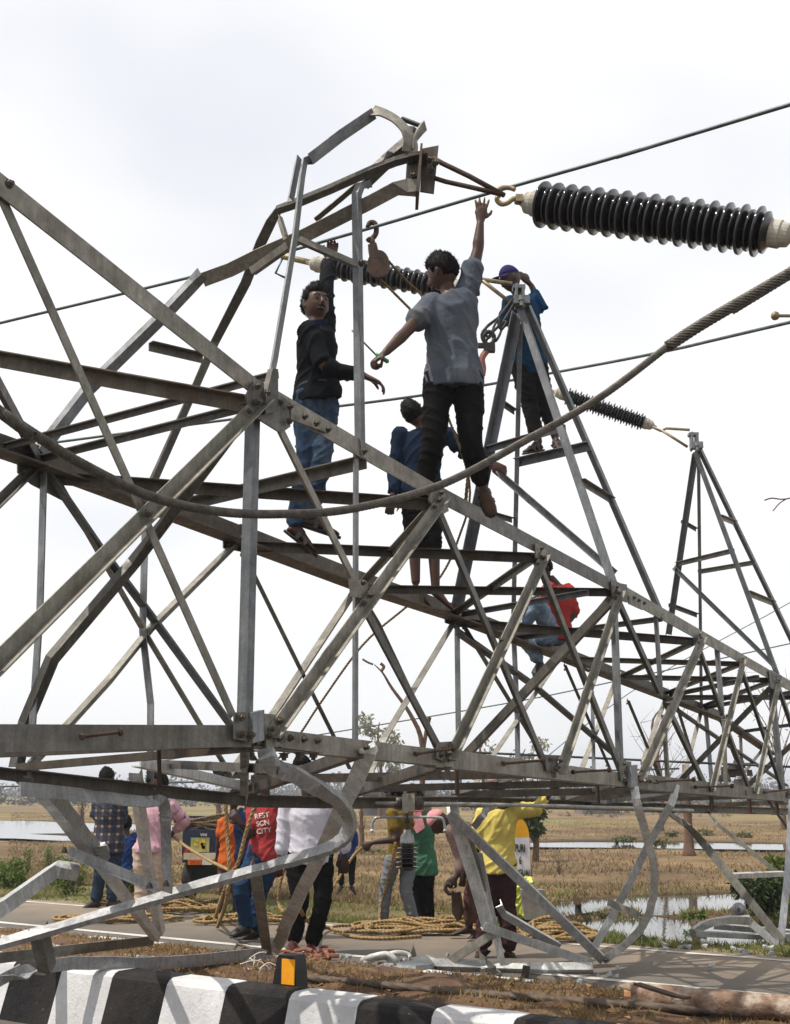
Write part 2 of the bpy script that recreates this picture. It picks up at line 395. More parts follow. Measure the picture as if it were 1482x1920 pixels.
STRIPE = 0.487; S_PH = rs(G(574, 1885, 0.22))
vf = kerb_block(STRIPE - 0.003, D_N0, D_N1, KZ, 0.12, 0.02)
me_w = None
for k in range(-16, 14):
    wht = (k % 2 == 0)
    s = S_PH + (k + 0.5) * STRIPE
    key = 'kerbw' if wht else 'kerbb'
    o = mk('kerb_block', *kerb_block(STRIPE - 0.004, D_N0, D_N1, KZ + random.uniform(-0.003, 0.003), 0.12 + random.uniform(-0.003, 0.003), 0.02), M[key])
    o.location = RD * s; par(o, kroot)
M['kerbf'] = worn_paint('pale_kerb_paint', (0.62, 0.61, 0.60), (0.27, 0.24, 0.21), 0.42, 10)
M['kerbd'] = worn_paint('dark_kerb_paint', (0.10, 0.095, 0.09), (0.30, 0.27, 0.23), 0.40, 10)
for k in range(-22, 12):
    s = 0.25 + k * 0.9
    o = mk('kerb_block', *kerb_block(0.895, D_F0, D_F1, 0.15 + random.uniform(-0.012, 0.012), 0.02, 0.03, 0.03), M['kerbf'] if k % 2 else M['kerbd'])
    o.location = RD * s; par(o, froot)
def median_mat():
    m, n, l, b = nt('median_soil'); v = pos(n, l)
    c = ramp(n, l, noise_n(n, l, v, 5, 8, 0.7), [(0.3, (0.05, 0.024, 0.012)), (0.5, (0.11, 0.055, 0.026)), (0.7, (0.17, 0.12, 0.055))])
    l.new(c, b.inputs['Base Color']); b.inputs['Roughness'].default_value = 0.95
    bump(n, l, b, noise_n(n, l, v, 30, 6, 0.7), 0.9, 0.03); return m
M['median'] = median_mat()
v = []; f = []; ns, nd = 420, 16
for i in range(ns + 1):
    s = -24 + 40 * i / ns
    for j in range(nd + 1):
        d = 5.74 + (7.57 - 5.74) * j / nd
        z = 0.16 + 0.07 * (1 - j / nd) + 0.05 * math.sin(math.pi * j / nd) + 0.035 * noise.fractal(Vector((s * 3, d * 3, 0)), 1.0, 2.0, 4)
        v.append(RP(s, d, z))
for i in range(ns):
    for j in range(nd):
        a = i * (nd + 1) + j; f.append((a, a + nd + 1, a + nd + 2, a + 1))
mk('median_strip', v, f, M['median'], kind='structure', smooth=True)
# ---- grass as scattered blades
def leafmat(name, c1, c2, c3=None, trans=0.25, sc=7):
    m, n, l, b = nt(name); v = pos(n, l)
    st = [(0.3, c2), (0.7, c1)] if c3 is None else [(0.25, c2), (0.5, c1), (0.75, c3)]
    c = ramp(n, l, noise_n(n, l, v, sc, 6, 0.8), st); l.new(c, b.inputs['Base Color'])
    b.inputs['Roughness'].default_value = 0.6; b.inputs['Specular IOR Level'].default_value = 0.25
    t = n.new('ShaderNodeBsdfTranslucent'); l.new(c, t.inputs[0]); ms = n.new('ShaderNodeMixShader'); ms.inputs[0].default_value = trans
    l.new(b.outputs[0], ms.inputs[1]); l.new(t.outputs[0], ms.inputs[2])
    l.new(ms.outputs[0], n['Material Output'].inputs[0]); return m
M['drygrass'] = leafmat('dry_grass', (0.22, 0.14, 0.055), (0.10, 0.05, 0.022), (0.15, 0.13, 0.045), sc=11)
M['fieldgrass'] = leafmat('field_grass', (0.20, 0.14, 0.072), (0.12, 0.078, 0.046), (0.135, 0.13, 0.05), sc=0.28)
M['vgrass'] = leafmat('verge_grass', (0.12, 0.14, 0.035), (0.22, 0.17, 0.06), (0.075, 0.115, 0.02), sc=1.2)
def blades(name, pts, h, w, m, label, cat, seed=1, lean=0.6):
    r = np.random.default_rng(seed); n = len(pts); p = np.array(pts)
    hh = h * r.uniform(0.4, 1.25, n); a = r.uniform(0, 2 * np.pi, n); ln = r.uniform(0.1, lean, n) * hh * 1.4; b = r.uniform(0, 2 * np.pi, n)
    dx = np.cos(a) * w * r.uniform(0.6, 1.3, n) / 2; dy = np.sin(a) * w / 2
    v = np.zeros((n, 3, 3)); v[:, 0] = p; v[:, 1] = p; v[:, 2] = p
    v[:, 0, 0] -= dx; v[:, 0, 1] -= dy; v[:, 1, 0] += dx; v[:, 1, 1] += dy
    v[:, 2, 0] += np.cos(b) * ln; v[:, 2, 1] += np.sin(b) * ln; v[:, 2, 2] += hh
    me = bpy.data.meshes.new(name); me.from_pydata(v.reshape(-1, 3).tolist(), [], np.arange(3 * n).reshape(-1, 3).tolist()); me.update()
    return mko(name, me, m, label=label, cat=cat, kind='stuff')
pts = []
for _ in range(52000):
    s = random.uniform(-9, 8); d = random.uniform(5.80, 7.5)
    if noise.noise(Vector((s * 1.6, d * 2.2, 9))) > random.uniform(-0.5, 0.35): continue
    t = (d - 5.74) / 1.83
    pts.append(RP(s, d, 0.155 + 0.07 * (1 - t) + 0.05 * math.sin(math.pi * t) + 0.035 * noise.fractal(Vector((s * 3, d * 3, 0)), 1.0, 2.0, 4)))
blades('dry_grass', pts, 0.045, 0.012, M['drygrass'], 'dry brown grass on the median strip behind the striped kerb', 'grass', 2, 1.0)
pts = []
while len(pts) < 36000:
    d = 11.1 + 7.5 * random.random() ** 1.6; s = -d * 0.649 + random.uniform(-1, 1) * (d * 0.62)
    p = RP(s, d); k = noise.noise(Vector((p.x * 0.7, p.y * 0.7, 2)))
    if k < random.uniform(-0.35, 0.3): continue
    z = tz(p.x, p.y)
    if z < WZ + 0.012: continue
    pts.append((p.x, p.y, z - 0.01))
blades('verge_grass', pts, 0.065, 0.014, M['vgrass'], 'green and straw coloured grass on the verge beyond the road', 'grass', 3, 0.9)
pts = []
while len(pts) < 56000:
    d = 14 + 46 * random.random() ** 1.5; s = -d * 0.649 + random.uniform(-1, 1) * (d * 0.6)
    p = RP(s, d); z = tz(p.x, p.y)
    if z < WZ + 0.012: continue
    if noise.noise(Vector((p.x * 0.35, p.y * 0.35, 4))) < random.uniform(-0.5, 0.2): continue
    pts.append((p.x, p.y, z - 0.01))
blades('field_grass', pts, 0.085, 0.032, M['fieldgrass'], 'dry stubble grass over the brown field', 'grass', 4, 0.8)
# ---- far wood and hills
M['farwood'] = leafmat('far_wood_foliage', (0.05, 0.05, 0.04), (0.03, 0.033, 0.027), (0.07, 0.063, 0.05), 0.1, 0.12)
def far_wood(name, Y0, Y1, x0, x1, n, hmax, label, seed):
    r = random.Random(seed); v = []; f = []
    for _ in range(n):
        Y = r.uniform(Y0, Y1); X = r.uniform(x0, x1) * Y; h = hmax * r.uniform(0.35, 1.0) * (0.6 + 0.5 * noise.noise(Vector((X * 0.02, seed, 0)))); rad = h * r.uniform(0.35, 0.7)
        for k in range(46):
            a = r.uniform(0, 6.28); q = r.uniform(0, 1) ** 0.5 * rad; zz = h * (0.05 + 0.95 * r.random() * (1 - (q / rad) ** 2 * 0.8))
            s = h * r.uniform(0.05, 0.11); c = Vector((X + math.cos(a) * q, Y + math.sin(a) * q, zz - 0.2)); b = len(v)
            e1 = Vector((r.uniform(-1, 1), r.uniform(-1, 1), r.uniform(-1, 1))).normalized() * s; e2 = e1.orthogonal().normalized() * s * 0.8
            v += [c - e1, c - e2, c + e1, c + e2]; f.append((b, b + 1, b + 2, b + 3))
    return mk(name, v, f, M['farwood'], label=label, cat='trees', kind='stuff')
far_wood('far_treeline', 125, 190, -0.5, 0.5, 420, 4.6, 'hazy treeline along the far side of the fields', 5)
far_wood('far_wood', 300, 470, -0.5, 0.5, 420, 12, 'pale misty woods on the horizon', 6)
far_wood('scrub_belt', 72, 112, 0.06, 0.5, 150, 1.9, 'low scrub belt behind the far channel on the right', 8)
# ---- loose litter on the median and verge
def litter(name, n, dr, srange, zf, m, label, size, seed):
    r = random.Random(seed); v = []; f = []
    for _ in range(n):
        d = r.uniform(*dr); s0 = r.uniform(*srange); p = RP(s0, d); p.z = zf(p, s0, d); k = size * r.uniform(.4, 1.4); b = len(v)
        q = [Vector((r.uniform(-1, 1), r.uniform(-1, 1), r.uniform(-.15, .6))) * k for _ in range(4)]
        v += [p + w for w in q]; f += [(b, b + 1, b + 2), (b, b + 1, b + 3), (b, b + 2, b + 3), (b + 1, b + 2, b + 3)]
    return mk(name, v, f, m, label=label, cat='litter', kind='stuff')
def zmed(p, s0, d):
    t = (d - 5.74) / 1.83; return 0.165 + 0.07 * (1 - t) + 0.05 * math.sin(math.pi * max(0, min(1, t))) + 0.035 * noise.fractal(Vector((s0 * 3, d * 3, 0)), 1.0, 2.0, 4)
litter('dry_leaf_litter', 2600, (5.8, 7.5), (-9, 8), zmed, mat('dry_leaves', (.24, .14, .06), (.09, .045, .022), 20, .9), 'dry leaves and clods strewn over the median soil', .022, 1)
litter('road_grit', 1500, (7.75, 8.6), (-9, 8), lambda p, s0, d: .008, mat('grit', (.16, .13, .10), (.07, .055, .045), 20, .9), 'small grit and flakes along the edge of the asphalt', .010, 2)
litter('verge_clods', 2200, (10.9, 13.5), (-16, 2), lambda p, s0, d: tz(p.x, p.y) + .005, mat('clods', (.19, .135, .085), (.08, .055, .036), 9, .95), 'clods and stones along the far verge', .026, 3)
pts = []; _r = random.Random(77)
for q in PONDS[:2]:
    for _ in range(3200):
        k = _r.randrange(len(q)); a, b_ = q[k], q[(k + 1) % len(q)]; t = _r.random(); x = a[0] + (b_[0] - a[0]) * t + _r.gauss(0, .28); y = a[1] + (b_[1] - a[1]) * t + _r.gauss(0, .28); z = tz(x, y)
        if z < WZ - .10 or noise.noise(Vector((x * 1.4, y * 1.4, 3))) < _r.uniform(-.3, .25): continue
        pts.append((x, y, max(z, WZ - .03)))
blades('pond_margin_grass', pts, 0.11, 0.014, M['vgrass'], 'weedy green and brown grass along the muddy pond margins', 'grass', 9, 1.0)
# ================================================================ THE COLLAPSED TOWER
TW = thing('collapsed_pylon', N(470, 1382), 'collapsed lattice steel transmission pylon lying on its side across the road', 'pylon')
def Lp(w, s=1, t=None, w2=None):
    t = t or max(0.006, w * 0.09); h = w / 2; w2 = w2 or w
    q = [(0, -h), (t, -h), (t, h - t), (w2, h - t), (w2, h), (0, h)]
    return [(u, v * s) for u, v in q]
def flat(w, t=0.009): return [(-t / 2, -w / 2), (t / 2, -w / 2), (t / 2, w / 2), (-t / 2, w / 2)]
JIT = [0]
def member(name, pts, wpx, s=1, ref=None, m='steel', off=0.0, prof='L', w2=None, twist=None, smoothn=0):
    pts = [Vector(p) for p in pts]
    mid = pts[len(pts) // 2] if len(pts) > 2 else (pts[0] + pts[1]) / 2
    w = wpx * mpp(mid)
    ref = Vector(ref if ref is not None else NV)
    JIT[0] += 1
    o = ref.normalized() * (off + (JIT[0] % 9) * 0.0013)
    pts = [p + o for p in pts]
    if smoothn: 
        if twist is not None:
            tw = []
            for i in range(len(twist) - 1):
                for k in range(smoothn): tw.append(twist[i] + (twist[i + 1] - twist[i]) * k / smoothn)
            twist = tw + [twist[-1]]
        pts = spline(pts, smoothn); sd_j = JIT[0] * 3.1
        pts = [p + Vector((noise.noise(Vector((i * .9, sd_j, 0))), noise.noise(Vector((i * .9, sd_j, 5))), noise.noise(Vector((i * .9, sd_j, 9))))) * (.008 if 0 < i < len(pts) - 1 and ref.y > .9 else 0) for i, p in enumerate(pts)]
        if twist is None: twist = [0.0] * len(pts)
        twist = [a + (.18 if ref.y > .9 else 0) * noise.noise(Vector((i * .7, sd_j, 2))) for i, a in enumerate(twist)]
    pr = Lp(w, s, w2=w * w2 if w2 else None) if prof == 'L' else flat(w)
    return mk(name, *sweep(pts, pr, ref, twist), M[m], TW)
DN = Vector((0, 0, -1)); UP = Vector((0, 0, 1))
# --- main chords, one angle per panel run
def chord(fn, pix, wpx, s, ref, m, off=0):
    for k, (a, b) in enumerate(zip(pix, pix[1:])):
        member('chord', [fn(*a), fn(*b)], wpx[k], s, ref, m, off)
chord(N, [(-90, 272), (486, 730), (822, 924), (1156, 1101), (1449, 1267), (1640, 1372)], [40, 34, 27, 21, 17], 1, NV, 'steelt')
chord(N, [(-90, 1385), (462, 1380), (822, 1420), (1180, 1463), (1470, 1493), (1640, 1510)], [46, 34, 29, 23, 19], -1, NV, 'steelt')
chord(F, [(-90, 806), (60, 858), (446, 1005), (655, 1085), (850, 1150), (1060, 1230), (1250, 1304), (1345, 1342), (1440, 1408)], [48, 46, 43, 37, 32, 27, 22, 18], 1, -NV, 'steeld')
chord(F, [(-90, 1440), (38, 1456), (462, 1502), (640, 1506), (856, 1503), (1200, 1514), (1480, 1522), (1640, 1528)], [22, 22, 22, 20, 17, 14, 12], -1, -NV, 'steel')
# --- near face (a, b, width px, side, material, layer: -1 in front of the chords, 1 behind)
near = [
 ((491, 768), (477, 1350), 21, -1, 'steelg', 1), ((-40, 1272), (496, 742), 33, -1, 'steelt', -1), ((8, 362), (444, 1342), 19, 1, 'steelt', 1),
 ((532, 800), (675, 1092), 16, 1, 'steelt', 1), ((683, 1122), (834, 1408), 17, 1, 'steel', 1), ((832, 926), (504, 1376), 25, 1, 'steelt', -1),
 ((677, 846), (676, 1392), 12, 1, 'steelg', 1), ((1018, 1036), (838, 1420), 21, 1, 'steelt', -1), ((830, 950), (1032, 1434), 15, 1, 'steelt', 1),
 ((1160, 1104), (1044, 1446), 18, 1, 'steelt', -1), ((1020, 1060), (1174, 1452), 14, 1, 'steelt', 1), ((1160, 1128), (1172, 1440), 15, 1, 'steelg', 1),
 ((1166, 1124), (1247, 1304), 13, 1, 'steel', 1), ((1258, 1322), (1330, 1474), 12, 1, 'steel', 1), ((1316, 1190), (1196, 1460), 17, 1, 'steelt', -1),
 ((1238, 1154), (1248, 1304), 9, 1, 'steelg', 1), ((1253, 1340), (1261, 1464), 9, 1, 'steel', 1), ((1316, 1205), (1364, 1344), 9, 1, 'steel', 1),
 ((1366, 1352), (1413, 1480), 9, 1, 'steel', 1), ((1351, 1206), (1361, 1336), 10, 1, 'steelg', 1), ((1364, 1350), (1368, 1474), 8, 1, 'steel', 1),
 ((1392, 1234), (1332, 1480), 12, 1, 'steelt', -1), ((1394, 1245), (1476, 1490), 8, 1, 'steel', 1), ((1458, 1274), (1414, 1486), 11, 1, 'steelt', -1),
 ((1456, 1284), (1476, 1490), 12, 1, 'steelg', 1), ((1464, 1280), (1540, 1500), 9, 1, 'steel', 1), ((1560, 1330), (1478, 1494), 10, 1, 'steelt', -1),
]
for a, b, w, s, m, ly in near:
    if ly < 0: member('brace', [N(*a, -.012), N(*b, -.012)], w * .86, -s, -NV, m, 0.0, w2=.75)      # outstanding leg turned outwards
    else: member('brace', [N(*a), N(*b)], w, s, NV, m, 0.016)
# --- far face
far = [
 ([(76, 872), (68, 1146), (50, 1420)], 16, 'steelg'), ([(448, 1010), (280, 1177), (200, 1276), (125, 1358), (52, 1436)], 18, 'steelt'),
 ([(80, 878), (181, 1025), (290, 1170), (427, 1358), (470, 1420)], 19, 'steelg'), ([(100, 896), (257, 1170), (370, 1358), (420, 1440)], 12, 'steelt'),
 ([(268, 948), (262, 1185), (277, 1320), (276, 1470)], 16, 'steelg'), ([(-60, 988), (66, 866)], 17, 'steel'),
 ([(447, 1030), (553, 1245), (650, 1440)], 9, 'steelt'), ([(667, 1098), (508, 1338), (415, 1468)], 19, 'steelt'), ([(672, 1120), (700, 1166), (813, 1404), (840, 1460)], 12, 'steelt'),
 ([(854, 1154), (712, 1389), (676, 1476)], 15, 'steelt'), ([(852, 1160), (856, 1490)], 11, 'steelg'), ([(850, 1182), (1000, 1287), (1164, 1427), (1200, 1462)], 13, 'steelg'),
 ([(863, 1170), (958, 1325), (1020, 1428)], 9, 'steelt'), ([(958, 1196), (964, 1330), (966, 1478)], 10, 'steelg'), ([(1050, 1228), (922, 1415), (880, 1480)], 11, 'steelt'),
 ([(1155, 1264), (1073, 1474)], 10, 'steelt'), ([(1054, 1246), (1141, 1446)], 6, 'steel'), ([(1105, 1296), (1108, 1446)], 7, 'steelg'),
 ([(1172, 1312), (1236, 1464)], 6, 'steel'), ([(1246, 1306), (1200, 1434)], 9, 'steelt'), ([(1264, 1318), (1312, 1474)], 6, 'steel'),
 ([(1312, 1330), (1276, 1466)], 8, 'steelt'), ([(1318, 1330), (1330, 1470)], 8, 'steelg'), ([(1262, 1328), (1370, 1402), (1470, 1470)], 9, 'steelg'),
 ([(1345, 1345), (1395, 1474)], 6, 'steel'), ([(1384, 1376), (1388, 1470)], 6, 'steel'), ([(1430, 1402), (1360, 1490)], 7, 'steel'),
]
for pix, w, m in far: member('brace', [F(*q) for q in pix], w, 1, -NV, m, 0.014)
# --- inner diagonals from the near top chord to the far bottom chord
member('brace', [N(480, 775, .03), N(470, 800, .3).lerp(F(257, 1060, -.5), 0.5), F(257, 1060, -0.4), F(106, 1238, -.2), F(57, 1358), F(40, 1440)], 20, -1, NV, 'steel')
member('brace', [N(1148, 1136, .04), F(880, 1420, -0.2)], 15, -1, NV, 'steel'); member('brace', [N(1450, 1292, .04), F(1282, 1464, -0.2)], 10, -1, NV, 'steel')
member('brace', [N(1540, 1350, .04), F(1400, 1480, -0.2)], 10, -1, NV, 'steel')
# --- top face: struts and diagonals
top = [
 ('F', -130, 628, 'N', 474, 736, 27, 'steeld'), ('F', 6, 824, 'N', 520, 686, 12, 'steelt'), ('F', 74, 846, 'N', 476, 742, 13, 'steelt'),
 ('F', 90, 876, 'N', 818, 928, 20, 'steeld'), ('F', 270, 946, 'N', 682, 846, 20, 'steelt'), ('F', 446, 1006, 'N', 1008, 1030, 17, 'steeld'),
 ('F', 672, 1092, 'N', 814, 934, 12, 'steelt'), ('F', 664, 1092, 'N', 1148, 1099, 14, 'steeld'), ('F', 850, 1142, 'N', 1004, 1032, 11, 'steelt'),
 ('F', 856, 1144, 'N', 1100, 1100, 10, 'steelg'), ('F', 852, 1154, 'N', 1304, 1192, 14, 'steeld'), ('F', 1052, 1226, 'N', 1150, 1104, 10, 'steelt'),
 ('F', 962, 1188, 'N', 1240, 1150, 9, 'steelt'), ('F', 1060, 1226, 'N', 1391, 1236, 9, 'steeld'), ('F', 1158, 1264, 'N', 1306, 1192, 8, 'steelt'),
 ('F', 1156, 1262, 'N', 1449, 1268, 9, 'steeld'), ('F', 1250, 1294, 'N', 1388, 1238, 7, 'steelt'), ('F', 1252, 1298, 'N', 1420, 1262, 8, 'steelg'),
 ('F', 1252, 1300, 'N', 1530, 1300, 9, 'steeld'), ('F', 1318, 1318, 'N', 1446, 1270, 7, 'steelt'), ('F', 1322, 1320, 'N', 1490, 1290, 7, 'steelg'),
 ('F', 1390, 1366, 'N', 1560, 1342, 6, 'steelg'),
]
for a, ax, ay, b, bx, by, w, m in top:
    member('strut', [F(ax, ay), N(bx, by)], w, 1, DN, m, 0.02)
member('strut', [F(66, 838), P(-60, 600, 4.6)], 22, 1, DN, 'steelt', 0.02)
# --- bottom face
bot = [
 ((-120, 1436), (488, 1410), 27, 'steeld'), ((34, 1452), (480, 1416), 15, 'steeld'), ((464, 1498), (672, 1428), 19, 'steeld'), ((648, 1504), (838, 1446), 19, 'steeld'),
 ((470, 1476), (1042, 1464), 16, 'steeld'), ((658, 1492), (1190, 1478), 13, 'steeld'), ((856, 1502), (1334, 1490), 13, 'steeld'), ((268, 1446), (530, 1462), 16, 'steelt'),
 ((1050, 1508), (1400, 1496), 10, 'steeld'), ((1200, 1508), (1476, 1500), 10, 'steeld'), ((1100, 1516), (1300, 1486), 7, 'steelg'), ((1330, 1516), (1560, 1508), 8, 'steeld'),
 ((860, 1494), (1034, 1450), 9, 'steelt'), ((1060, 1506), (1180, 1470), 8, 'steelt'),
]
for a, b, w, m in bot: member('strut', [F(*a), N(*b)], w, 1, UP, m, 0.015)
member('strut', [F(255, 1444, -.5), F(460, 1488, -.05)], 17, 1, UP, 'steelb', 0.01)
member('post', [N(470, 1398, .02), F(466, 1500, -0.9)], 17, 1, NV, 'steelt')
# rods hanging from the bottom chord
for (x, y0, y1, o) in ((298, 1404, 1482, .5), (856, 1440, 1492, .35), (1120, 1460, 1510, .3), (1334, 1486, 1522, .3), (1405, 1494, 1526, .2), (1456, 1500, 1528, .2)):
    a, b = N(x, y0, o), N(x + 2, y1, o); w = mpp(a) * 8
    mb = MB().add(sweep([a, b], circ(w / 2, 8), (1, 0, 0))); mb.add(sweep([b, b + Vector((0, 0, 0.012))], circ(w * 1.5, 6), (1, 0, 0)))
    mk('hanger_rod', mb.v, mb.f, M['rust'], TW)
# --- gusset plates
PLT = []
def plate(pix, off, m='steelt', t=0.01, fn=N):
    q = [fn(x, y, off) for x, y in pix]; o = mk('gusset_plate', *prism(q, NV * t), M[m], TW); PLT.append((sum(q, Vector()) / len(q), o)); return o
plate([(476, 714), (540, 750), (545, 800), (528, 812), (470, 776), (462, 742)], -0.018)
plate([(512, 690), (522, 692), (522, 772), (498, 776), (500, 740)], -0.045, 'steel', 0.03)
plate([(546, 752), (612, 790), (616, 812), (546, 786)], -0.013, 'steelt')
plate([(441, 1336), (474, 1334), (474, 1392), (441, 1386)], -0.022, 'steelt'); plate([(474, 1336), (496, 1331), (496, 1388), (474, 1394)], -0.04, 'steelg', 0.03)
plate([(496, 1338), (518, 1340), (528, 1400), (500, 1402)], -0.016, 'steelt'); plate([(528, 1370), (608, 1380), (608, 1412), (528, 1402)], -0.012, 'steelt')
plate([(808, 920), (836, 928), (842, 958), (832, 964), (806, 940)], -0.014); plate([(822, 1392), (852, 1390), (858, 1424), (836, 1430), (820, 1422)], -0.014)
plate([(1004, 1018), (1028, 1034), (1028, 1056), (1006, 1046)], -0.014); plate([(1022, 1416), (1046, 1418), (1048, 1448), (1026, 1446)], -0.014)
plate([(1146, 1090), (1176, 1096), (1178, 1130), (1150, 1122)], -0.014, 'steel'); plate([(1162, 1426), (1184, 1428), (1186, 1466), (1166, 1464)], -0.014)
plate([(1184, 1436), (1196, 1434), (1196, 1474), (1184, 1476)], -0.05, 'steelg', 0.03); plate([(1180, 1116), (1206, 1130), (1206, 1144), (1180, 1132)], -0.012)
plate([(1442, 1258), (1466, 1266), (1466, 1298), (1446, 1290)], -0.014, 'steel'); plate([(656, 1084), (690, 1092), (690, 1124), (660, 1118)], -0.010)
for pix in ([(34, 868), (120, 890), (118, 938), (60, 908), (34, 886)], [(420, 1000), (470, 1012), (462, 1036), (420, 1028)], [(835, 1148), (870, 1156), (862, 1176), (836, 1168)], [(124, 880), (200, 905), (198, 926), (124, 902)], [(395, 1428), (470, 1436), (464, 1462), (404, 1456)]):
    plate(pix, -0.012, 'steel', 0.01, F)
# --- bolts
bv = MB(); bv.add(sweep([Vector((0, 0, 0)), Vector((0, 0, 0.004))], circ(0.021, 10), (1, 0, 0))); bv.add(sweep([Vector((0, 0, 0.004)), Vector((0, 0, 0.018))], circ(0.0155, 6), (1, 0, 0)))
bv.add(sweep([Vector((0, 0, 0.018)), Vector((0, 0, 0.028))], circ(0.009, 8), (1, 0, 0)))
BM_ = bpy.data.meshes.new('bolt'); BM_.from_pydata([tuple(q) for q in bv.v], [], bv.f); BM_.update(); BM_.materials.append(M['bolt'])
QN = (-NV).to_track_quat('Z', 'Y')
def bolt(p, k=1.0, q=None, parent=None):
    o = bpy.data.objects.new('bolt', BM_); COL.objects.link(o); o.location = p; o.scale = (k, k, k)
    if parent is None and PLT:
        c, pl_ = min(PLT, key=lambda e: (e[0] - p).length)
        if (c - p).length < .14: parent = pl_
    o.rotation_mode = 'QUATERNION'; o.rotation_quaternion = q or QN; par(o, parent or TW); return o
for x, y in ((16, 345), (482, 724), (500, 737), (482, 754), (525, 755), (542, 763), (541, 790), (570, 781), (592, 794), (614, 805), (682, 846), (276, 962),
             (452, 1345), (453, 1377), (470, 1378), (524, 1352), (504, 1380), (523, 1384), (543, 1384), (569, 1386), (594, 1389), (685, 1401),
             (822, 938), (826, 924), (680, 1092), (694, 1116), (681, 1131), (832, 1402), (826, 1416), (843, 1412), (841, 1424), (1014, 1028), (1018, 1046), (938, 1200), (1102, 1256),
             (1156, 1100), (1160, 1112), (1154, 1118), (1030, 1424), (1044, 1424), (1040, 1442), (1170, 1432), (1172, 1448), (1170, 1460), (1188, 1121), (1197, 1126), (1207, 1131),
             (1202, 1464), (1210, 1465), (1218, 1466), (1226, 1467), (1258, 1310), (1252, 1320), (1312, 1190), (1392, 1235), (1455, 1268), (1460, 1276), (1362, 1342), (1438, 1370), (1336, 1480), (1414, 1486)):
    bolt(N(x, y, -0.034), .86)
for x, y in ((44, 885), (70, 868), (113, 886), (135, 893), (160, 902), (428, 1022), (446, 1014), (664, 1106), (840, 1160), (852, 1160), (410, 1444), (440, 1448), (420, 1456), (500, 1404)):
    bolt(F(x, y, -0.03), .85)
for a, b, w, s_, m, ly in near:
    if ly > 0: continue
    for t in ((.02, .055) if w > 14 else (.03,)):
        for u in (t, 1 - t):
            bolt(N(a[0] + (b[0] - a[0]) * u, a[1] + (b[1] - a[1]) * u, -.034 if ly < 0 else -.004), .72 if w > 14 else .6)
for pix, w, m in far:
    for (a, b) in ((pix[0], pix[1]), (pix[-1], pix[-2])):
        bolt(F(a[0] + (b[0] - a[0]) * .05, a[1] + (b[1] - a[1]) * .05, -.03), .62)
for x in (533, 562, 588):   # bolts pointing down below the splice
    bolt(N(x, 1412, 0.03), 1.2, (Vector((0, 0, -1))).to_track_quat('Z', 'Y'))
# --- step bolts on the bottom chord
for x, y, dx, dy, k in ((150, 1382, 60, -9, 1), (778, 1414, 48, -10, 1), (943, 1432, 46, -6, 1), (1074, 1448, 40, -4, 1), (1232, 1466, 36, -4, 1), (1304, 1476, 34, -2, 1), (1434, 1486, 28, -8, 1)):
    a = N(x, y, -0.02); d0 = N(x + dx, y + dy, -0.02) - a
    b = a + d0 * 0.93 - NV * (d0.length * 0.30)
    r = mpp(a) * dx * .058
    mb = MB().add(sweep([a, b], circ(r, 8), (0, 0, 1))).add(sweep([b, b + (b - a).normalized() * r * 1.1], circ(r * 2.3, 10), (0, 0, 1))).add(sweep([a, a + (b - a).normalized() * r * 2], circ(r * 1.9, 6), (0, 0, 1)))
    mk('step_bolt', mb.v, mb.f, M['rust'], TW)
# --- upper cross-arm 2 and 3
def arm(tip, tY, legs, ties, w, m2=None):
    for k, (fn, x, y, tx, ty) in enumerate(legs):
        member('arm_leg', [P(tx, ty, tY + (0.06 if fn is F else -0.05)), fn(x, y)], w[k], 1 if k % 2 else -1, (NV if fn is N else -NV), 'steelg')
arm(None, 9.6, [(F, 848, 1140, 962, 585), (F, 958, 1196, 972, 590), (N, 1158, 1090, 984, 575), (N, 1245, 1152, 994, 572)], None, [17, 9, 13, 14])
A2 = lambda x, y, d=0: P(x, y, 9.6 + d)
def legpt(a, b, t): return a.lerp(b, t)
L2 = [(P(962, 585, 9.66), F(848, 1140)), (P(972, 590, 9.66), F(958, 1196)), (P(984, 575, 9.55), N(1158, 1090)), (P(994, 572, 9.55), N(1245, 1152))]
def on(leg, y):       # point on a leg at a given photo row
    a, b = leg; lo, hi = 0.0, 1.0
    for _ in range(30):
        t = (lo + hi) / 2; p = a.lerp(b, t); d = p - Vector((0, 0, CAM_H)); zc = d.y * cT + d.z * sT; yc = -d.y * sT + d.z * cT
        if 960 - FPX * yc / zc < y: lo = t
        else: hi = t
    return a.lerp(b, lo)
for i, y0, j, y1, w, m in ((0, 838, 2, 795, 11, 'steelg'), (1, 860, 3, 828, 15, 'steelg'), (0, 742, 1, 768, 9, 'steelt'), (2, 896, 3, 932, 11, 'steelt'), (0, 948, 1, 970, 9, 'steelt')):
    member('arm_tie', [on(L2[i], y0), on(L2[j], y1)], w, 1, DN, m)
member('arm_tie', [P(930, 872, 9.7), N(1158, 1068, .03)], 14, 1, NV, 'steelg')
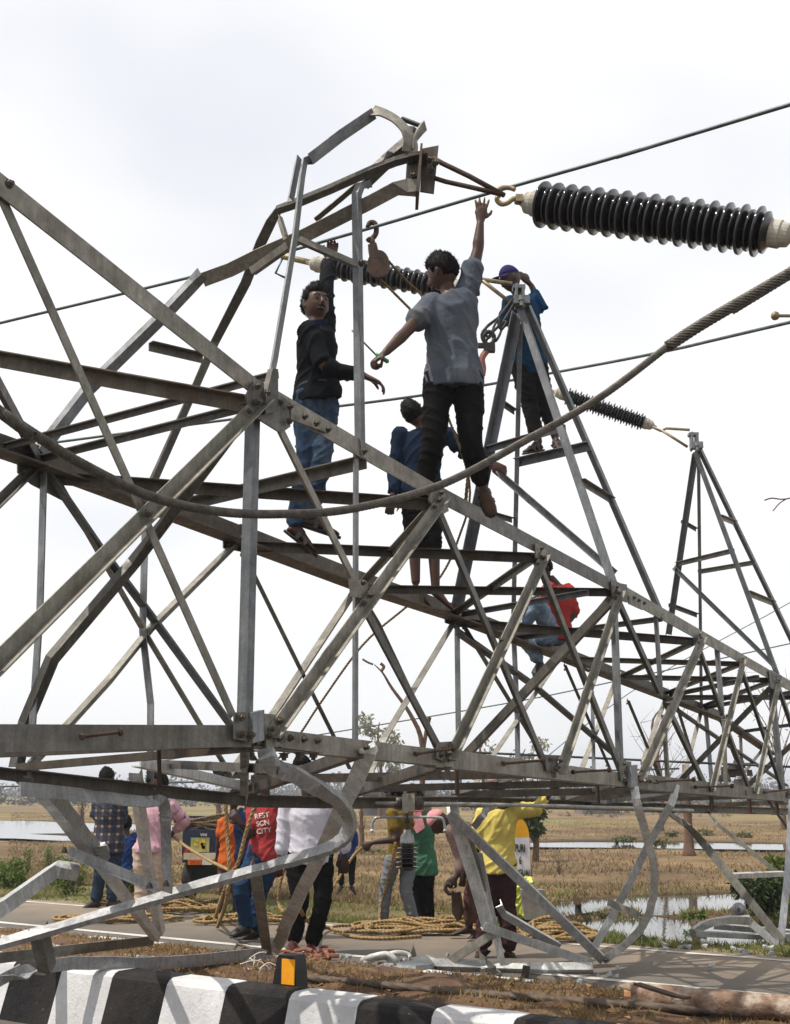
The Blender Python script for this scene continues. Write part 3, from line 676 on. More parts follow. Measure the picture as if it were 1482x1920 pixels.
def arm_head(tip, Y, k, tiltx=0):
    c = P(*tip, Y); s = mpp(c)
    mb = MB().add(box(c + Vector((-8 * s * k, -.05, 0)), 3 * s * k, .07, 30 * s * k, taper=.9)).add(box(c + Vector((9 * s * k, -.05, -.02)), 3.5 * s * k, .07, 32 * s * k, taper=.9)).add(box(c + Vector((0, -.03, 26 * s * k)), 16 * s * k, .05, 5 * s * k)).add(box(c + Vector((4 * s * k, -.09, -18 * s * k)), 20 * s * k, .05, 11 * s * k))
    mb.add(lathe(c + Vector((2 * s * k, -.15, -12 * s * k)), c + Vector((2 * s * k, -.15, -40 * s * k)), [(0, .0), (0, 8 * s * k), (12 * s * k, 8 * s * k), (12 * s * k, 5 * s * k), (26 * s * k, 5 * s * k), (26 * s * k, 0)], 10))
    mk('arm_head_plate', mb.v, mb.f, M['steelg'], TW)
arm_head((973, 560), 9.6, .72)
L3 = [(P(1298, 850, 14.0), F(1248, 1190)), (P(1306, 850, 14.0), F(1312, 1330)), (P(1308, 846, 13.9), N(1462, 1264)), (P(1316, 842, 13.9), N(1545, 1318))]
for k, (a, b) in enumerate(L3): member('arm_leg', [a, b], (10, 6, 8, 10)[k], 1 if k % 2 else -1, NV if k > 1 else -NV, 'steelg')
for i, y0, j, y1, w in ((0, 1054, 2, 1028, 8), (1, 1068, 3, 1050, 8), (0, 974, 1, 990, 6), (2, 964, 3, 976, 8), (0, 1130, 1, 1150, 7), (2, 1106, 3, 1126, 9)):
    member('arm_tie', [on(L3[i], y0), on(L3[j], y1)], w, 1, DN, 'steelt')
member('arm_tie', [on(L3[0], 1060), N(1458, 1246, .03)], 9, 1, NV, 'steelg')
arm_head((1300, 830), 13.95, 0.55)
# --- upper cross-arm 1, mangled
YT = 5.55
def A1(x, y, d=0.0): return P(x, y, YT + d)
member('arm_leg', [A1(702, 212), A1(640, 254, -.05), A1(583, 298, -.1)], 22, 1, NV, 'steelg')
member('arm_leg', [A1(586, 296, -.08), A1(574, 300, -.1), A1(569, 330, -.12), A1(556, 440, -.18), A1(517, 674, -.4), N(505, 728, .02)], 14, 1, NV, 'steelg')
member('arm_leg', [A1(563, 294, -.06), A1(548, 372, -.1)], 15, 1, NV, 'steelg')
# twisted top strap
member('arm_strap', [A1(698, 207), A1(722, 212, -.03), A1(746, 226, -.05), A1(764, 246, -.06), A1(771, 266, -.06), A1(770, 284, -.05)], 30, 1, NV, 'steelt', prof='flat', smoothn=6, twist=[0.9, 0.5, 0.35, 0.3, 0.5, 0.9])
member('arm_strap', [A1(772, 283, -.04), A1(778, 264, -.03), A1(788, 247, -.02), A1(799, 234)], 20, 1, NV, 'steelt', prof='flat', smoothn=6, twist=[0.9, 0.5, 0.3, 0.2])
member('arm_strap', [A1(756, 218, .05), A1(790, 231, .04)], 9, 1, NV, 'steel')
member('arm_leg', [A1(784, 240, .03), A1(776, 268, .05), A1(730, 306, .1), A1(688, 346, .1)], 20, -1, NV, 'steel')
member('arm_leg', [A1(672, 347, .14), A1(640, 374, .16), A1(594, 412, .2)], 11, 1, NV, 'steeld')
member('arm_leg', [A1(700, 343, .02), A1(684, 346, -.02), A1(678, 362, -.04), A1(679, 420, -.03), N(685, 852, -.02)], 14, -1, NV, 'steelg')
member('arm_leg', [A1(775, 297, -.06), A1(742, 306, -.05), A1(700, 322), A1(620, 358, .05), A1(547, 388, .1), A1(522, 396, .12), A1(509, 416, .15), A1(490, 455, .25), A1(461, 531, .45), A1(404, 641, .75), F(276, 935, -.03)], 21, 1, UP, 'steelt')
member('arm_leg', [A1(784, 346, -.08), A1(765, 347, -.07), A1(742, 354, -.04), A1(690, 382), A1(573, 441, .1), A1(484, 480, .2), A1(432, 506, .24), A1(380, 525, .28)], 27, 1, NV, 'steelt', w2=.7)
member('arm_leg', [A1(384, 518, .25), A1(368, 534, .28), A1(317, 588, .3), A1(170, 732, .32), F(80, 848, -.03)], 19, -1, NV, 'steelg')
member('arm_tie', [A1(562, 446, -.05), A1(676, 496, -.02)], 18, 1, NV, 'steelt'); bolt(A1(676, 493, -.06), 1.1)
member('arm_tie', [A1(528, 404, -.02), A1(540, 442, -.05)], 12, 1, NV, 'steelt')
member('arm_tie', [A1(478, 514, .2), A1(546, 466, .05)], 14, 1, NV, 'steelt')
member('arm_tie', [A1(283, 638, .36), A1(384, 662, .6)], 16, 1, DN, 'steel')
mb = MB()
for (x0, y0, x1, y1, d, tt) in ((764, 288, 792, 352, -.06, .02), (792, 278, 823, 358, -.02, .012)):
    mb.add(prism([A1(x0, y0, d), A1(x1, y0 - 6, d), A1(x1 - 9, y1 + 4, d), A1(x0 - 4, y1, d)], Vector((0, tt, 0))))
mb.add(prism([A1(789, 268, -.16), A1(793, 268, -.16), A1(786, 358, -.16), A1(780, 358, -.16)], Vector((0, .2, 0))))
mb.add(prism([A1(766, 286, -.14), A1(802, 280, -.14), A1(802, 286, -.14), A1(766, 293, -.14)], Vector((0, .16, 0))))
mk('arm_head_plate', mb.v, mb.f, M['plate'], TW)
for x, y in ((803, 300), (814, 306), (806, 320), (772, 300), (774, 330)): bolt(A1(x, y, -.07), 1.1)
VW = Vector((0.1, 1, .15))
# --- lower cross-arm 1, crushed on the median
def K(x, y, Y): return P(x, y, Y)
member('arm_leg', [N(496, 1404, -.03), N(500, 1428, -.05), K(512, 1442, 5.0), K(542, 1452, 5.1), K(602, 1487, 5.4), K(640, 1516, 5.8), K(652, 1546, 6.1), K(640, 1572, 6.4), K(600, 1593, 6.6), K(501, 1622, 6.8), K(324, 1671, 6.95), K(280, 1686, 7.0), K(0, 1766, 7.0), K(-120, 1800, 7.0)], 24, 1, VW, 'steelb', prof='L', smoothn=5, twist=[0, 0, -.1, -.1, 0, .1, .3, .7, .95, 1.1, 1.1, 1.1, 1.1, 1.1], w2=.5)
member('arm_leg', [N(687, 1398, -.02), N(684, 1424, -.01), K(638, 1521, 6.4), K(598, 1606, 7.2), K(540, 1724, 8.2), K(527, 1760, 8.5), K(512, 1786, 8.7)], 26, 1, VW, 'steelb', smoothn=4, w2=.35)
member('arm_tie', [K(478, 1632, 6.9), K(500, 1782, 8.6)], 22, -1, VW, 'steelt')
member('arm_leg', [GZ for GZ in (G(514, 1786, .30), G(304, 1806, .32), G(170, 1806, .36), G(100, 1812, .36), G(60, 1826, .35), G(34, 1836, .35), G(0, 1843, .36), G(-120, 1870, .36))], 25, 1, VW, 'steelb', w2=.8, smoothn=3, twist=[.1] * 8)
member('arm_leg', [G(290, 1764, .36), G(0, 1797, .42), G(-120, 1812, .44)], 22, 1, VW, 'steelt', twist=[.1] * 3)
member('arm_tie', [K(64, 1748, 7.02), G(82, 1826, .36)], 26, 1, VW, 'steel')
member('arm_tie', [K(186, 1632, 6.9), K(290, 1766, 8.8)], 16, 1, VW, 'steelb')
member('arm_leg', [F(250, 1450, 0), F(252, 1490, .1), K(262, 1560, 7.6), K(297, 1755, 9.0)], 17, 1, VW, 'steelb', smoothn=3)
member('arm_leg', [F(36, 1458), F(80, 1500, .1), K(164, 1602, 6.9), K(178, 1612, 6.95), K(192, 1606, 6.9), K(186, 1588, 6.85)], 26, 1, VW, 'steelb', smoothn=4)
member('arm_strap', [K(36, 1480, 5.6), K(152, 1491, 6.1), K(270, 1504, 6.5), K(292, 1501, 6.6), K(305, 1506, 6.65), K(309, 1524, 6.7), K(310, 1560, 6.75), K(313, 1674, 6.9)], 22, 1, VW, 'steelb', prof='flat', smoothn=5, twist=[-.9, -.9, -.8, -.6, -.4, -.1, .3, .4])
member('arm_tie', [K(122, 1606, 6.75), K(290, 1676, 6.85)], 19, -1, VW, 'steelb', twist=[1.3, 1.3])
member('arm_leg', [K(-80, 1736, 6.0), K(0, 1690, 6.2), K(92, 1626, 6.7), K(112, 1620, 6.75), K(150, 1626, 6.8)], 24, -1, VW, 'steelb', twist=[-1.25] * 5)
for x, y, Y in ((280, 1666, 6.8), (311, 1662, 6.8), (120, 1600, 6.7), (505, 1790, 8.5)): bolt(K(x, y, Y), 1.2, UP.to_track_quat('Z', 'Y'))
# --- lower cross-arm 2, standing on the road
T2 = G(1132, 1803, .04)
member('arm_leg', [F(847, 1497), K(850, 1530, 9.7), K(886, 1640, 9.8), K(914, 1736, 9.9)], 22, 1, VW, 'steelb')
member('arm_tie', [K(842, 1526, 9.6), K(1000, 1676, 9.95), T2], 16, 1, VW, 'steelb')
member('arm_tie', [K(874, 1552, 9.9), K(890, 1610, 9.95), K(906, 1674, 10.0)], 14, 1, VW, 'steelt')
member('arm_leg', [K(898, 1600, 10.0), K(916, 1690, 10.05), K(932, 1760, 10.1), G(942, 1812, .02)], 13, 1, VW, 'steelb')
member('arm_tie', [K(908, 1738, 9.85), K(1112, 1808, 10.1)], 16, -1, VW, 'steelb')
member('arm_leg', [G(800, 1800, .06), G(820, 1805, .08), G(900, 1808, .06), G(1020, 1812, .06), G(1112, 1812, .06)], 17, -1, VW, 'steelb', twist=[-.4, -.9, -1.0, -1.0, -1.0])
member('arm_tie', [K(926, 1750, 9.9), G(842, 1804, .08)], 15, 1, VW, 'steelt', twist=[.3, .3])
member('arm_tie', [K(936, 1700, 10.2), K(946, 1718, 10.3), K(1050, 1778, 10.5)], 13, 1, VW, 'steelb')
member('arm_tie', [F(936, 1512), K(912, 1524, 9.8), K(888, 1552, 9.85)], 13, 1, VW, 'steelb', smoothn=4)
member('arm_leg', [N(1269, 1470), K(1258, 1510, 9.9), K(1218, 1582, 10.1), K(1164, 1690, 10.3), T2 + Vector((-.1, .05, 0.05))], 14, 1, VW, 'steelb', smoothn=3)
member('arm_leg', [N(1190, 1474), K(1196, 1510, 9.0), K(1214, 1572, 9.3), K(1228, 1640, 9.6), K(1218, 1712, 9.9), K(1186, 1760, 10.1), T2], 15, 1, VW, 'steelb', smoothn=4)
member('arm_tie', [K(1142, 1698, 10.2), K(1200, 1724, 10.0)], 13, 1, UP, 'steelt')
member('arm_tie', [G(988, 1812, .10), G(984, 1836, .0)], 14, 1, VW, 'steel')
member('arm_tie', [G(905, 1800, .06), G(936, 1828, .02), G(920, 1834, .02)], 13, 1, UP, 'steelt')
bolt(T2 + Vector((0, -.05, .02)), 1.3)
# --- lower cross-arm 3 by the pond
member('arm_leg', [F(1258, 1526), K(1290, 1550, 12.4), K(1320, 1582, 12.5), K(1372, 1646, 12.3), K(1466, 1764, 12.0)], 15, 1, VW, 'steelt')
member('arm_leg', [F(1330, 1524), K(1345, 1545, 13.4), K(1460, 1638, 13.2)], 7, 1, VW, 'steelt')
member('arm_tie', [K(1378, 1644, 12.3), K(1474, 1640, 12.8)], 9, 1, VW, 'steelb')
member('arm_leg', [K(1486, 1500, 12.6), K(1478, 1640, 12.3), K(1464, 1772, 12.0)], 13, 1, VW, 'steelb')
member('arm_leg', [K(1306, 1748, 12.0), K(1336, 1731, 12.0), K(1398, 1726, 12.0), K(1410, 1732, 12.0), K(1460, 1776, 11.9)], 13, 1, VW, 'steelb', smoothn=2)
member('arm_tie', [K(1306, 1752, 12.0), K(1418, 1758, 12.1), K(1500, 1756, 12.2)], 9, 1, VW, 'steelb')
member('arm_tie', [K(1340, 1738, 12.2), K(1500, 1752, 12.6)], 10, 1, VW, 'steelb')
member('arm_tie', [K(1440, 1500, 13.4), K(1482, 1560, 13.4)], 5, 1, VW, 'steel')
# ================================================================ INSULATORS, CABLES, ROPES
def shed_mesh(R_, r0, wd, name):
    prof = [(0.0, r0), (0.004, r0 + 0.01), (wd * 0.28, R_ * 0.90), (wd * 0.30, R_), (wd * 0.44, R_ * 0.985), (wd * 0.5, R_ * 0.88), (wd * 0.56, r0 + 0.012), (wd * 0.62, r0)]
    v, f = lathe((0, 0, 0), (0, 0, 1), prof, 36)
    me = bpy.data.meshes.new(name); me.from_pydata([tuple(q) for q in v], [], f); me.update(); me.materials.append(M['porc'])
    me.polygons.foreach_set('use_smooth', [True] * len(me.polygons)); return me
def insulator(a, b, Rb, n, label, group, capL=(0.09, 0.052), flip=False):
    a, b = Vector(a), Vector(b); T = (b - a).normalized(); L = (b - a).length
    t = thing('insulator', (a + b) / 2, label, 'insulator', group); q = T.to_track_quat('Z', 'Y')
    if flip: q = (-T).to_track_quat('Z', 'Y')
    core = mk('core', *lathe(a, b, [(0, 0), (0, Rb * 0.5), (L, Rb * 0.5), (L, 0)], 24), M['porc'], t, smooth=True)
    pit = L / n; big = shed_mesh(Rb, Rb * 0.48, pit, 'shed'); small = shed_mesh(Rb * 0.83, Rb * 0.48, pit, 'shed')
    for i in range(n):
        for me, fo in ((big, 0.15), (small, 0.62)):
            o = bpy.data.objects.new('shed', me); COL.objects.link(o); o.location = a + T * (pit * (i + fo) + (pit * 0.4 if flip else 0))
            o.rotation_mode = 'QUATERNION'; o.rotation_quaternion = q; par(o, t)
    for p, d in ((a, -T), (b, T)):
        cl, cr_ = capL
        mk('end_cap', *lathe(p, p + d, [(-0.02, 0), (-0.02, cr_ * 1.08), (cl * .45, cr_ * 1.12), (cl * .5, cr_), (cl * .85, cr_ * 0.92), (cl, cr_ * 0.55), (cl + .02, cr_ * .3), (cl + 0.05, cr_ * 0.28), (cl + .05, 0)], 20), M['cap'], t, smooth=False)
    return t
i1a, i1b = P(1014, 383, 5.45), P(1446, 437, 4.95)
I1 = insulator(i1a, i1b, 0.124, 16, 'large black ribbed porcelain insulator string at upper right, nearest the camera', 'pylon insulators', (0.10, 0.062), flip=True)
i2a, i2b = P(604, 497, 9.9), P(848, 540, 9.5)
I2 = insulator(i2a, i2b, 0.118, 13, 'black ribbed insulator behind the two climbing men, tied to the second cross-arm tip', 'pylon insulators', (0.12, 0.07))
i3a, i3b = P(1060, 741, 14.2), P(1206, 792, 14.1)
I3 = insulator(i3a, i3b, 0.122, 14, 'small distant black insulator tied to the third cross-arm tip', 'pylon insulators', (0.14, 0.07))
_t = (i1b - i1a).normalized()
mk('conductor_tail', *sweep(spline([i1b + _t * .13, i1b + _t * .6, i1b + _t * 8 - Vector((0, 0, .3))], 6), circ(.016, 8), (0, .3, 1)), M['wire'], I1)
# links between arm tips and insulators
def tube(name, pts, r, m, parent, sp=0, n=8):
    pts = [Vector(p) for p in pts]
    if sp: pts = spline(pts, sp)
    return mk(name, *sweep(pts, circ(r, n), (0.13, 0.3, 0.9)), m, parent, smooth=True)
tube('link_rod', [A1(812, 296, -.05), A1(830, 306, -.06), A1(880, 330, -.1), A1(946, 366, -.15)], 0.014, M['rust'], TW)
tube('link_rod', [A1(816, 334, -.05), A1(835, 340, -.06), A1(880, 350, -.1), A1(940, 364, -.15)], 0.013, M['rust'], TW)
def hook(c, s, name, m, parent, open_a=0.9, r=0.3, rot=0.0):
    pts = []
    for k in range(15):
        a = rot + open_a + (2 * math.pi - open_a * 1.5) * k / 14; pts.append(Vector(c) + Vector((math.cos(a) * s, 0, math.sin(a) * s)))
    return tube(name, pts, s * r, m, parent)
tube('hook', [P(936, 366, 5.46), P(932, 374, 5.46), P(940, 382, 5.46), P(952, 380, 5.45), P(962, 373, 5.45), P(974, 372, 5.45)], 0.014, M['brass'], I1, 4)
tube('hook', [P(926, 362, 5.46), P(940, 352, 5.46), P(956, 352, 5.46), P(966, 355, 5.45)], 0.013, M['brass'], I1, 4)
mk('clevis', *box(P(974, 373, 5.45), .02, .02, .02), M['brass'], I1)
tube('socket', [P(972, 373, 5.45), i1a - (i1b - i1a).normalized() * 0.12], 0.010, M['brass'], I1)
tube('link_rod', [P(850, 528, 9.5), P(905, 524, 9.5), P(960, 532, 9.55)], 0.02, M['brass'], I2); tube('link_rod', [P(905, 526, 9.5), P(956, 566, 9.55)], 0.018, M['brass'], I2)
tube('tie', [i2b, P(880, 528, 9.5)], 0.02, M['cap'], I2)
tube('link_rod', [i3b, P(1240, 808, 14.0), P(1250, 803, 14), P(1294, 806, 13.95)], 0.018, M['brass'], I3); tube('link_rod', [P(1240, 806, 14.0), P(1290, 838, 13.95)], 0.018, M['brass'], I3)
tube('tie', [i2a, P(556, 486, 10.0), P(528, 480, 10.0)], 0.03, M['brass'], I2)
tube('arcing_horn', [P(530, 484, 10), P(517, 512, 10), P(534, 520, 10)], 0.012, M['wire'], I2)
# conductors
def ext(pts, a=6.0, b=14.0):
    pts = [Vector(p) for p in pts]; return [pts[0] + (pts[0] - pts[1]).normalized() * a] + pts + [pts[-1] + (pts[-1] - pts[-2]).normalized() * b]
def wire(name, pts, r, m, label, cat='cable', sp=6):
    pts = ext(pts)
    v, f = sweep(spline([Vector(p) for p in pts], sp), circ(r, 8), (0.1, 0.3, 1)); return mk(name, v, f, m, smooth=True, label=label, cat=cat)
wire('conductor', [P(-60, 620, 9.5), P(375, 515, 8.6), P(640, 443, 8.0), P(913, 363, 7.2), P(1200, 281, 6.6), P(1560, 172, 5.8)], 0.013, M['wire'], 'thick dark power conductor slanting up to the right across the sky')
wire('conductor', [P(190, 818, 14.6), P(435, 786, 14.4), P(785, 742, 14.2), P(1030, 700, 14.0), P(1250, 658, 12.5), P(1560, 586, 10.5)], 0.019, M['wire'], 'thin power conductor crossing behind the men at knee and hip height')
wire('conductor', [P(500, 1394, 60), P(945, 1320, 60), P(1180, 1272, 60), P(1560, 1190, 60)], 0.035, M['wire'], 'faint dotted wire rising behind the pylon from left to right')
wire('conductor', [P(930, 1500, 70), P(1180, 1300, 70), P(1482, 1130, 70)], 0.03, M['wire'], 'faint thin wire rising steeply behind the third cross-arm')
wire('conductor', [P(-40, 1476, 40), P(300, 1468, 40), P(520, 1462, 40)], 0.035, M['wire'], 'fence height wire running level through the far left haze')
# steel cable sagging across the front
cp = [P(-40, 742, 3.15), P(0, 772, 3.2), P(60, 812, 3.35), P(150, 868, 3.6), P(280, 930, 3.9), P(400, 958, 4.15), P(520, 964, 4.35), P(660, 954, 4.6), P(830, 908, 4.8), P(1000, 818, 4.95), P(1130, 742, 5.0), P(1262, 642, 5.0)]
v, f = strand(spline(ext(cp, 2.5, .01), 10), 0.0185, 12, 0.22, 0.02, 4, 0.16)
CB = mk('steel_cable', v, f, M['cable'], smooth=True, label='thick twisted steel cable sagging in front of the whole pylon', cat='cable')
v, f = strand(spline([P(1252, 650, 5.0), P(1330, 600, 4.95), P(1482, 512, 4.85), P(1580, 452, 4.75), P(1580, 452, 4.75) + (P(1580, 452, 4.75) - P(1482, 512, 4.85)).normalized() * 7], 10), 0.029, 9, 0.20, 0.018, 4, 0.22)
mk('armour_rod', v, f, M['cable'], CB, smooth=True)
# fitting at the right edge
hf = thing('arcing_horn', P(1470, 592, 5.0), 'small ball-ended metal horn at the right edge of the frame', 'horn')
mk('ball', *lathe(P(1446, 592, 5.0), P(1470, 592, 5.0), [(0, 0), (.004, .012), (.012, .02), (.022, .022), (.034, .018), (.04, .009), (.042, .008), (.2, .008), (.2, 0)], 16), M['brass'], hf, smooth=True)
# pulley block hanging from the conductor
pb = thing('pulley_block', P(708, 490, 7.85), 'rusty pulley block hooked on the conductor beside the raised hand', 'pulley')
HY = 7.85
tube('hook', [P(690, 426, HY), P(694, 418, HY), P(702, 418, HY), P(706, 428, HY), P(704, 440, HY), P(694, 450, HY), P(690, 447, HY)], 0.021, M['rust'], pb, 5)
tube('shank', [P(698, 446, HY), P(699, 462, HY)], 0.022, M['rust'], pb)
mk('yoke', *prism([P(690, 458, HY - .05), P(706, 454, HY - .05), P(712, 478, HY - .05), P(694, 482, HY - .05)], Vector((0, .1, 0))), M['rust'], pb)
mk('cheek', *prism([P(710 + 21 * math.cos(a), 496 + (24 if math.sin(a) < 0 else 28) * -math.sin(a), HY - .06) for a in [i * math.pi / 12 for i in range(24)]], Vector((0, .025, 0))), M['rust'], pb)
mk('cheek', *prism([P(710 + 21 * math.cos(a), 496 + (24 if math.sin(a) < 0 else 28) * -math.sin(a), HY + .03) for a in [i * math.pi / 12 for i in range(24)]], Vector((0, .025, 0))), M['rust'], pb)
mk('sheave', *lathe(P(710, 496, HY - .035), P(710, 496, HY), [(0, 0), (0, .07), (.03, .055), (.06, .07), (.06, 0)], 20), M['plate'], pb)
def rope(name, pts, r, label, m='rope', sp=6, cat='rope', pitch=None, parent=None):
    v, f = strand(spline([Vector(p) for p in pts], sp), r, 3, pitch or r * 7, max(0.012, r * 0.8), 4, 0.42)
    return mk(name, v, f, M[m], parent, smooth=True, label=label, cat=cat)
rope('hauling_rope', [P(724, 484, HY), P(760, 524, 8.0), P(800, 566, 8.2), P(830, 640, 8.3), P(812, 700, 8.6), P(880, 900, 9.2), P(860, 1010, 9.6), P(820, 1090, 9.8), P(760, 1140, 9.9), P(680, 1210, 10), P(600, 1320, 10.2), P(560, 1380, 10.4), P(510, 1440, 10.6), P(478, 1520, 10.9)], 0.012, 'taut rope running from the pulley down through the pylon to the ground', 'ropeold')
rope('hauling_rope', [P(706, 516, HY), P(740, 550, 8.0), P(776, 586, 8.1), P(812, 622, 8.3), P(830, 700, 8.4)], 0.012, 'lower rope leaving the pulley towards the man in the grey shirt', 'ropeold')
M['blackiron'] = mat('black_iron', (.018, .016, .015), (.010, .009, .009), 20, .6, .2, .2)
# shackle and slings by the second arm tip
sh = thing('shackle_sling', P(915, 640, 9.4), 'dark wire sling with shackle and rope hanging left of the second cross-arm tip', 'sling')
for k, (bx, by) in enumerate(((905, 636), (912, 628), (924, 634), (936, 612))):
    tube('sling_loop', [P(962, 560, 9.5), P(938, 592, 9.45), P(bx, by - 14, 9.4), P(bx + 4, by + 6, 9.4), P(bx + 14, by - 8, 9.4), P(946, 600, 9.45), P(966, 566, 9.5)], 0.012, M['blackiron'], sh, 5)
pts = [P(917 + 10 * math.cos(a), 634 + 12 * math.sin(a), 9.4) for a in [i * math.pi / 8 for i in range(17)]]
tube('shackle', pts, 0.020, M['blackiron'], sh); mk('shackle_body', *box(P(918, 652, 9.4), .05, .03, .04), M['blackiron'], sh); mk('pin', *box(P(903, 648, 9.4), .03, .02, .02), M['blackiron'], sh)
mk('hook_tail', *sweep(spline([P(914, 656, 9.4), P(904, 672, 9.4), P(906, 690, 9.4), P(904, 704, 9.4)], 4), circ(.03, 8), (1, 0, 0)), mat('red_oxide', (.30, .12, .09), (.16, .07, .05), 20, .7), sh)
rope('tail', [P(904, 700, 9.4), P(905, 724, 9.4), P(900, 760, 9.4), P(880, 880, 9.5), P(872, 960, 9.6)], 0.018, None, 'ropeold', cat=None, parent=sh)
# suspension insulator on the lower cable
lc = P(640, 1502, 8.6), P(745, 1507, 8.8), P(770, 1507, 8.85), P(860, 1508, 9.1), P(1050, 1512, 9.6), P(1300, 1520, 10.6)
v, f = strand(spline(list(lc), 10), 0.016, 8, 0.2, 0.03, 4, 0.2)
LCB = mk('lower_cable', v, f, M['cablel'], smooth=True, label='slack steel cable running level just under the pylon', cat='cable')
v, f = strand([P(744, 1507, 8.79), P(790, 1507, 8.9)], 0.045, 10, 0.3, 0.02, 4, 0.2); mk('armour_wrap', v, f, M['cable'], LCB, smooth=True)
si = thing('suspension_insulator', P(764, 1560, 8.75), 'small black insulator hanging upright from a clamp with two curled horns', 'insulator')
mk('clamp', *box(P(769, 1505, 8.80), .035, .06, .065), M['cap'], si); mk('clamp_strap', *box(P(760, 1507, 8.74), .022, .03, .07), M['cap'], si)
tube('link', [P(764, 1514, 8.76), P(764, 1556, 8.76)], 0.013, M['plate'], si); tube('ring', [P(764 + 5 * math.cos(a), 1542 + 6 * math.sin(a), 8.75) for a in [i * math.pi / 6 for i in range(13)]], .008, M['plate'], si)
tube('arcing_horn', [P(762, 1532, 8.75), P(712, 1533, 8.75), P(702, 1537, 8.75), P(698, 1548, 8.75), P(698, 1556, 8.75)], 0.010, M['steelb'], si, 4); tube('arcing_horn', [P(766, 1532, 8.75), P(822, 1533, 8.75), P(831, 1537, 8.75), P(834, 1548, 8.75), P(835, 1556, 8.75)], 0.010, M['steelb'], si, 4)
for x in (698, 835): mk('horn_ball', *lathe(P(x, 1554, 8.75), P(x, 1563, 8.75), [(0, 0), (.004, .012), (.016, .018), (.028, .012), (.033, 0)], 10), M['steelb'], si, smooth=True)
c0 = P(764, 1556, 8.75)
mk('cap', *lathe(c0, c0 - UP, [(0, 0), (0, .028), (.02, .03), (.045, .05), (.09, .056), (.10, .056), (.10, 0)], 20), M['steelb'], si, smooth=True)
mk('core', *lathe(c0 - UP * .10, c0 - UP, [(0, .052), (.19, .045), (.20, 0)], 20), M['porc'], si, smooth=True)
for k, rr in enumerate((.078, .084, .09, .086, .09)):
    mk('shed', *lathe(c0 - UP * (.125 + .034 * k), c0 - UP * 2, [(0, .04), (.004, rr * .9), (.009, rr), (.014, rr * .95), (.018, .04)], 24), M['porc'], si, smooth=True)
# far winch clutter and damper wire at right
wire('damper_wire', [P(1170, 1424, 15), P(1300, 1430, 15), P(1482, 1438, 15)], 0.016, M['wire'], 'dark wire with clamps behind the far end of the pylon')
fw = thing('bundled_fittings', P(1385, 1450, 15.2), 'dark bundle of fittings caught in the far end of the pylon', 'fittings')
for k in range(9):
    a = P(random.uniform(1356, 1412), random.uniform(1428, 1470), 15.2 + random.uniform(-.2, .2))
    mk('fitting', *box(a, random.uniform(.03, .12), random.uniform(.03, .07), random.uniform(.02, .06), taper=.8), M['plate'], fw)
# ================================================================ PEOPLE
def skin(name, c):
    m, n, l, b = nt(name); v = pos(n, l)
    l.new(ramp(n, l, noise_n(n, l, v, 9, 5), [(0.3, tuple(x * .78 for x in c)), (0.7, c)]), b.inputs['Base Color'])
    b.inputs['Roughness'].default_value = 0.5; b.inputs['Specular IOR Level'].default_value = .25; b.inputs['Subsurface Weight'].default_value = 0.06; b.inputs['Subsurface Radius'].default_value = (.02, .008, .004)
    bump(n, l, b, noise_n(n, l, v, 120, 3), .12, .003); return m
M['skin'] = skin('skin', (.068, .032, .021)); M['skind'] = skin('skin_dark', (.042, .021, .015)); M['hair'] = mat('black_hair', (.007, .006, .0055), (.003, .003, .003), 60, .6, 0, .5, 200, .004, spec=.06)
def cloth(name, c1, c2=None, sc=6, rough=.85, c3=None):
    m, n, l, b = nt(name); v = pos(n, l); c2 = c2 or tuple(x * .8 for x in c1); c2 = tuple(.45 * x + .55 * y for x, y in zip(c2, c1))
    st = [(.32, c2), (.62, c1)] if c3 is None else [(.28, c2), (.5, c1), (.7, c3)]
    c = ramp(n, l, noise_n(n, l, v, sc, 6, .6), st)
    l.new(c, b.inputs['Base Color']); b.inputs['Roughness'].default_value = rough; b.inputs['Specular IOR Level'].default_value = .04
    bump(n, l, b, noise_n(n, l, v, 28, 5, .6), .5, .012); return m
def plaid(name):
    m, n, l, b = nt(name); g = n.new('ShaderNodeNewGeometry'); sp = n.new('ShaderNodeSeparateXYZ'); l.new(g.outputs['Position'], sp.inputs[0])
    def stripe(out, per, w):
        a = n.new('ShaderNodeMath'); a.operation = 'MODULO'; l.new(out, a.inputs[0]); a.inputs[1].default_value = per
        ab = n.new('ShaderNodeMath'); ab.operation = 'ABSOLUTE'; l.new(a.outputs[0], ab.inputs[0])
        k = n.new('ShaderNodeMath'); k.operation = 'LESS_THAN'; l.new(ab.outputs[0], k.inputs[0]); k.inputs[1].default_value = w; return k.outputs[0]
    a = stripe(sp.outputs[0], .10, .03); c = stripe(sp.outputs[2], .10, .03)
    s = n.new('ShaderNodeMath'); s.operation = 'ADD'; l.new(a, s.inputs[0]); l.new(c, s.inputs[1])
    h = n.new('ShaderNodeMath'); h.operation = 'MULTIPLY'; l.new(s.outputs[0], h.inputs[0]); h.inputs[1].default_value = .5
    l.new(ramp(n, l, h.outputs[0], [(0, (.012, .016, .035)), (.5, (.04, .035, .045)), (1, (.34, .22, .12))]), b.inputs['Base Color']); b.inputs['Roughness'].default_value = .9; return m
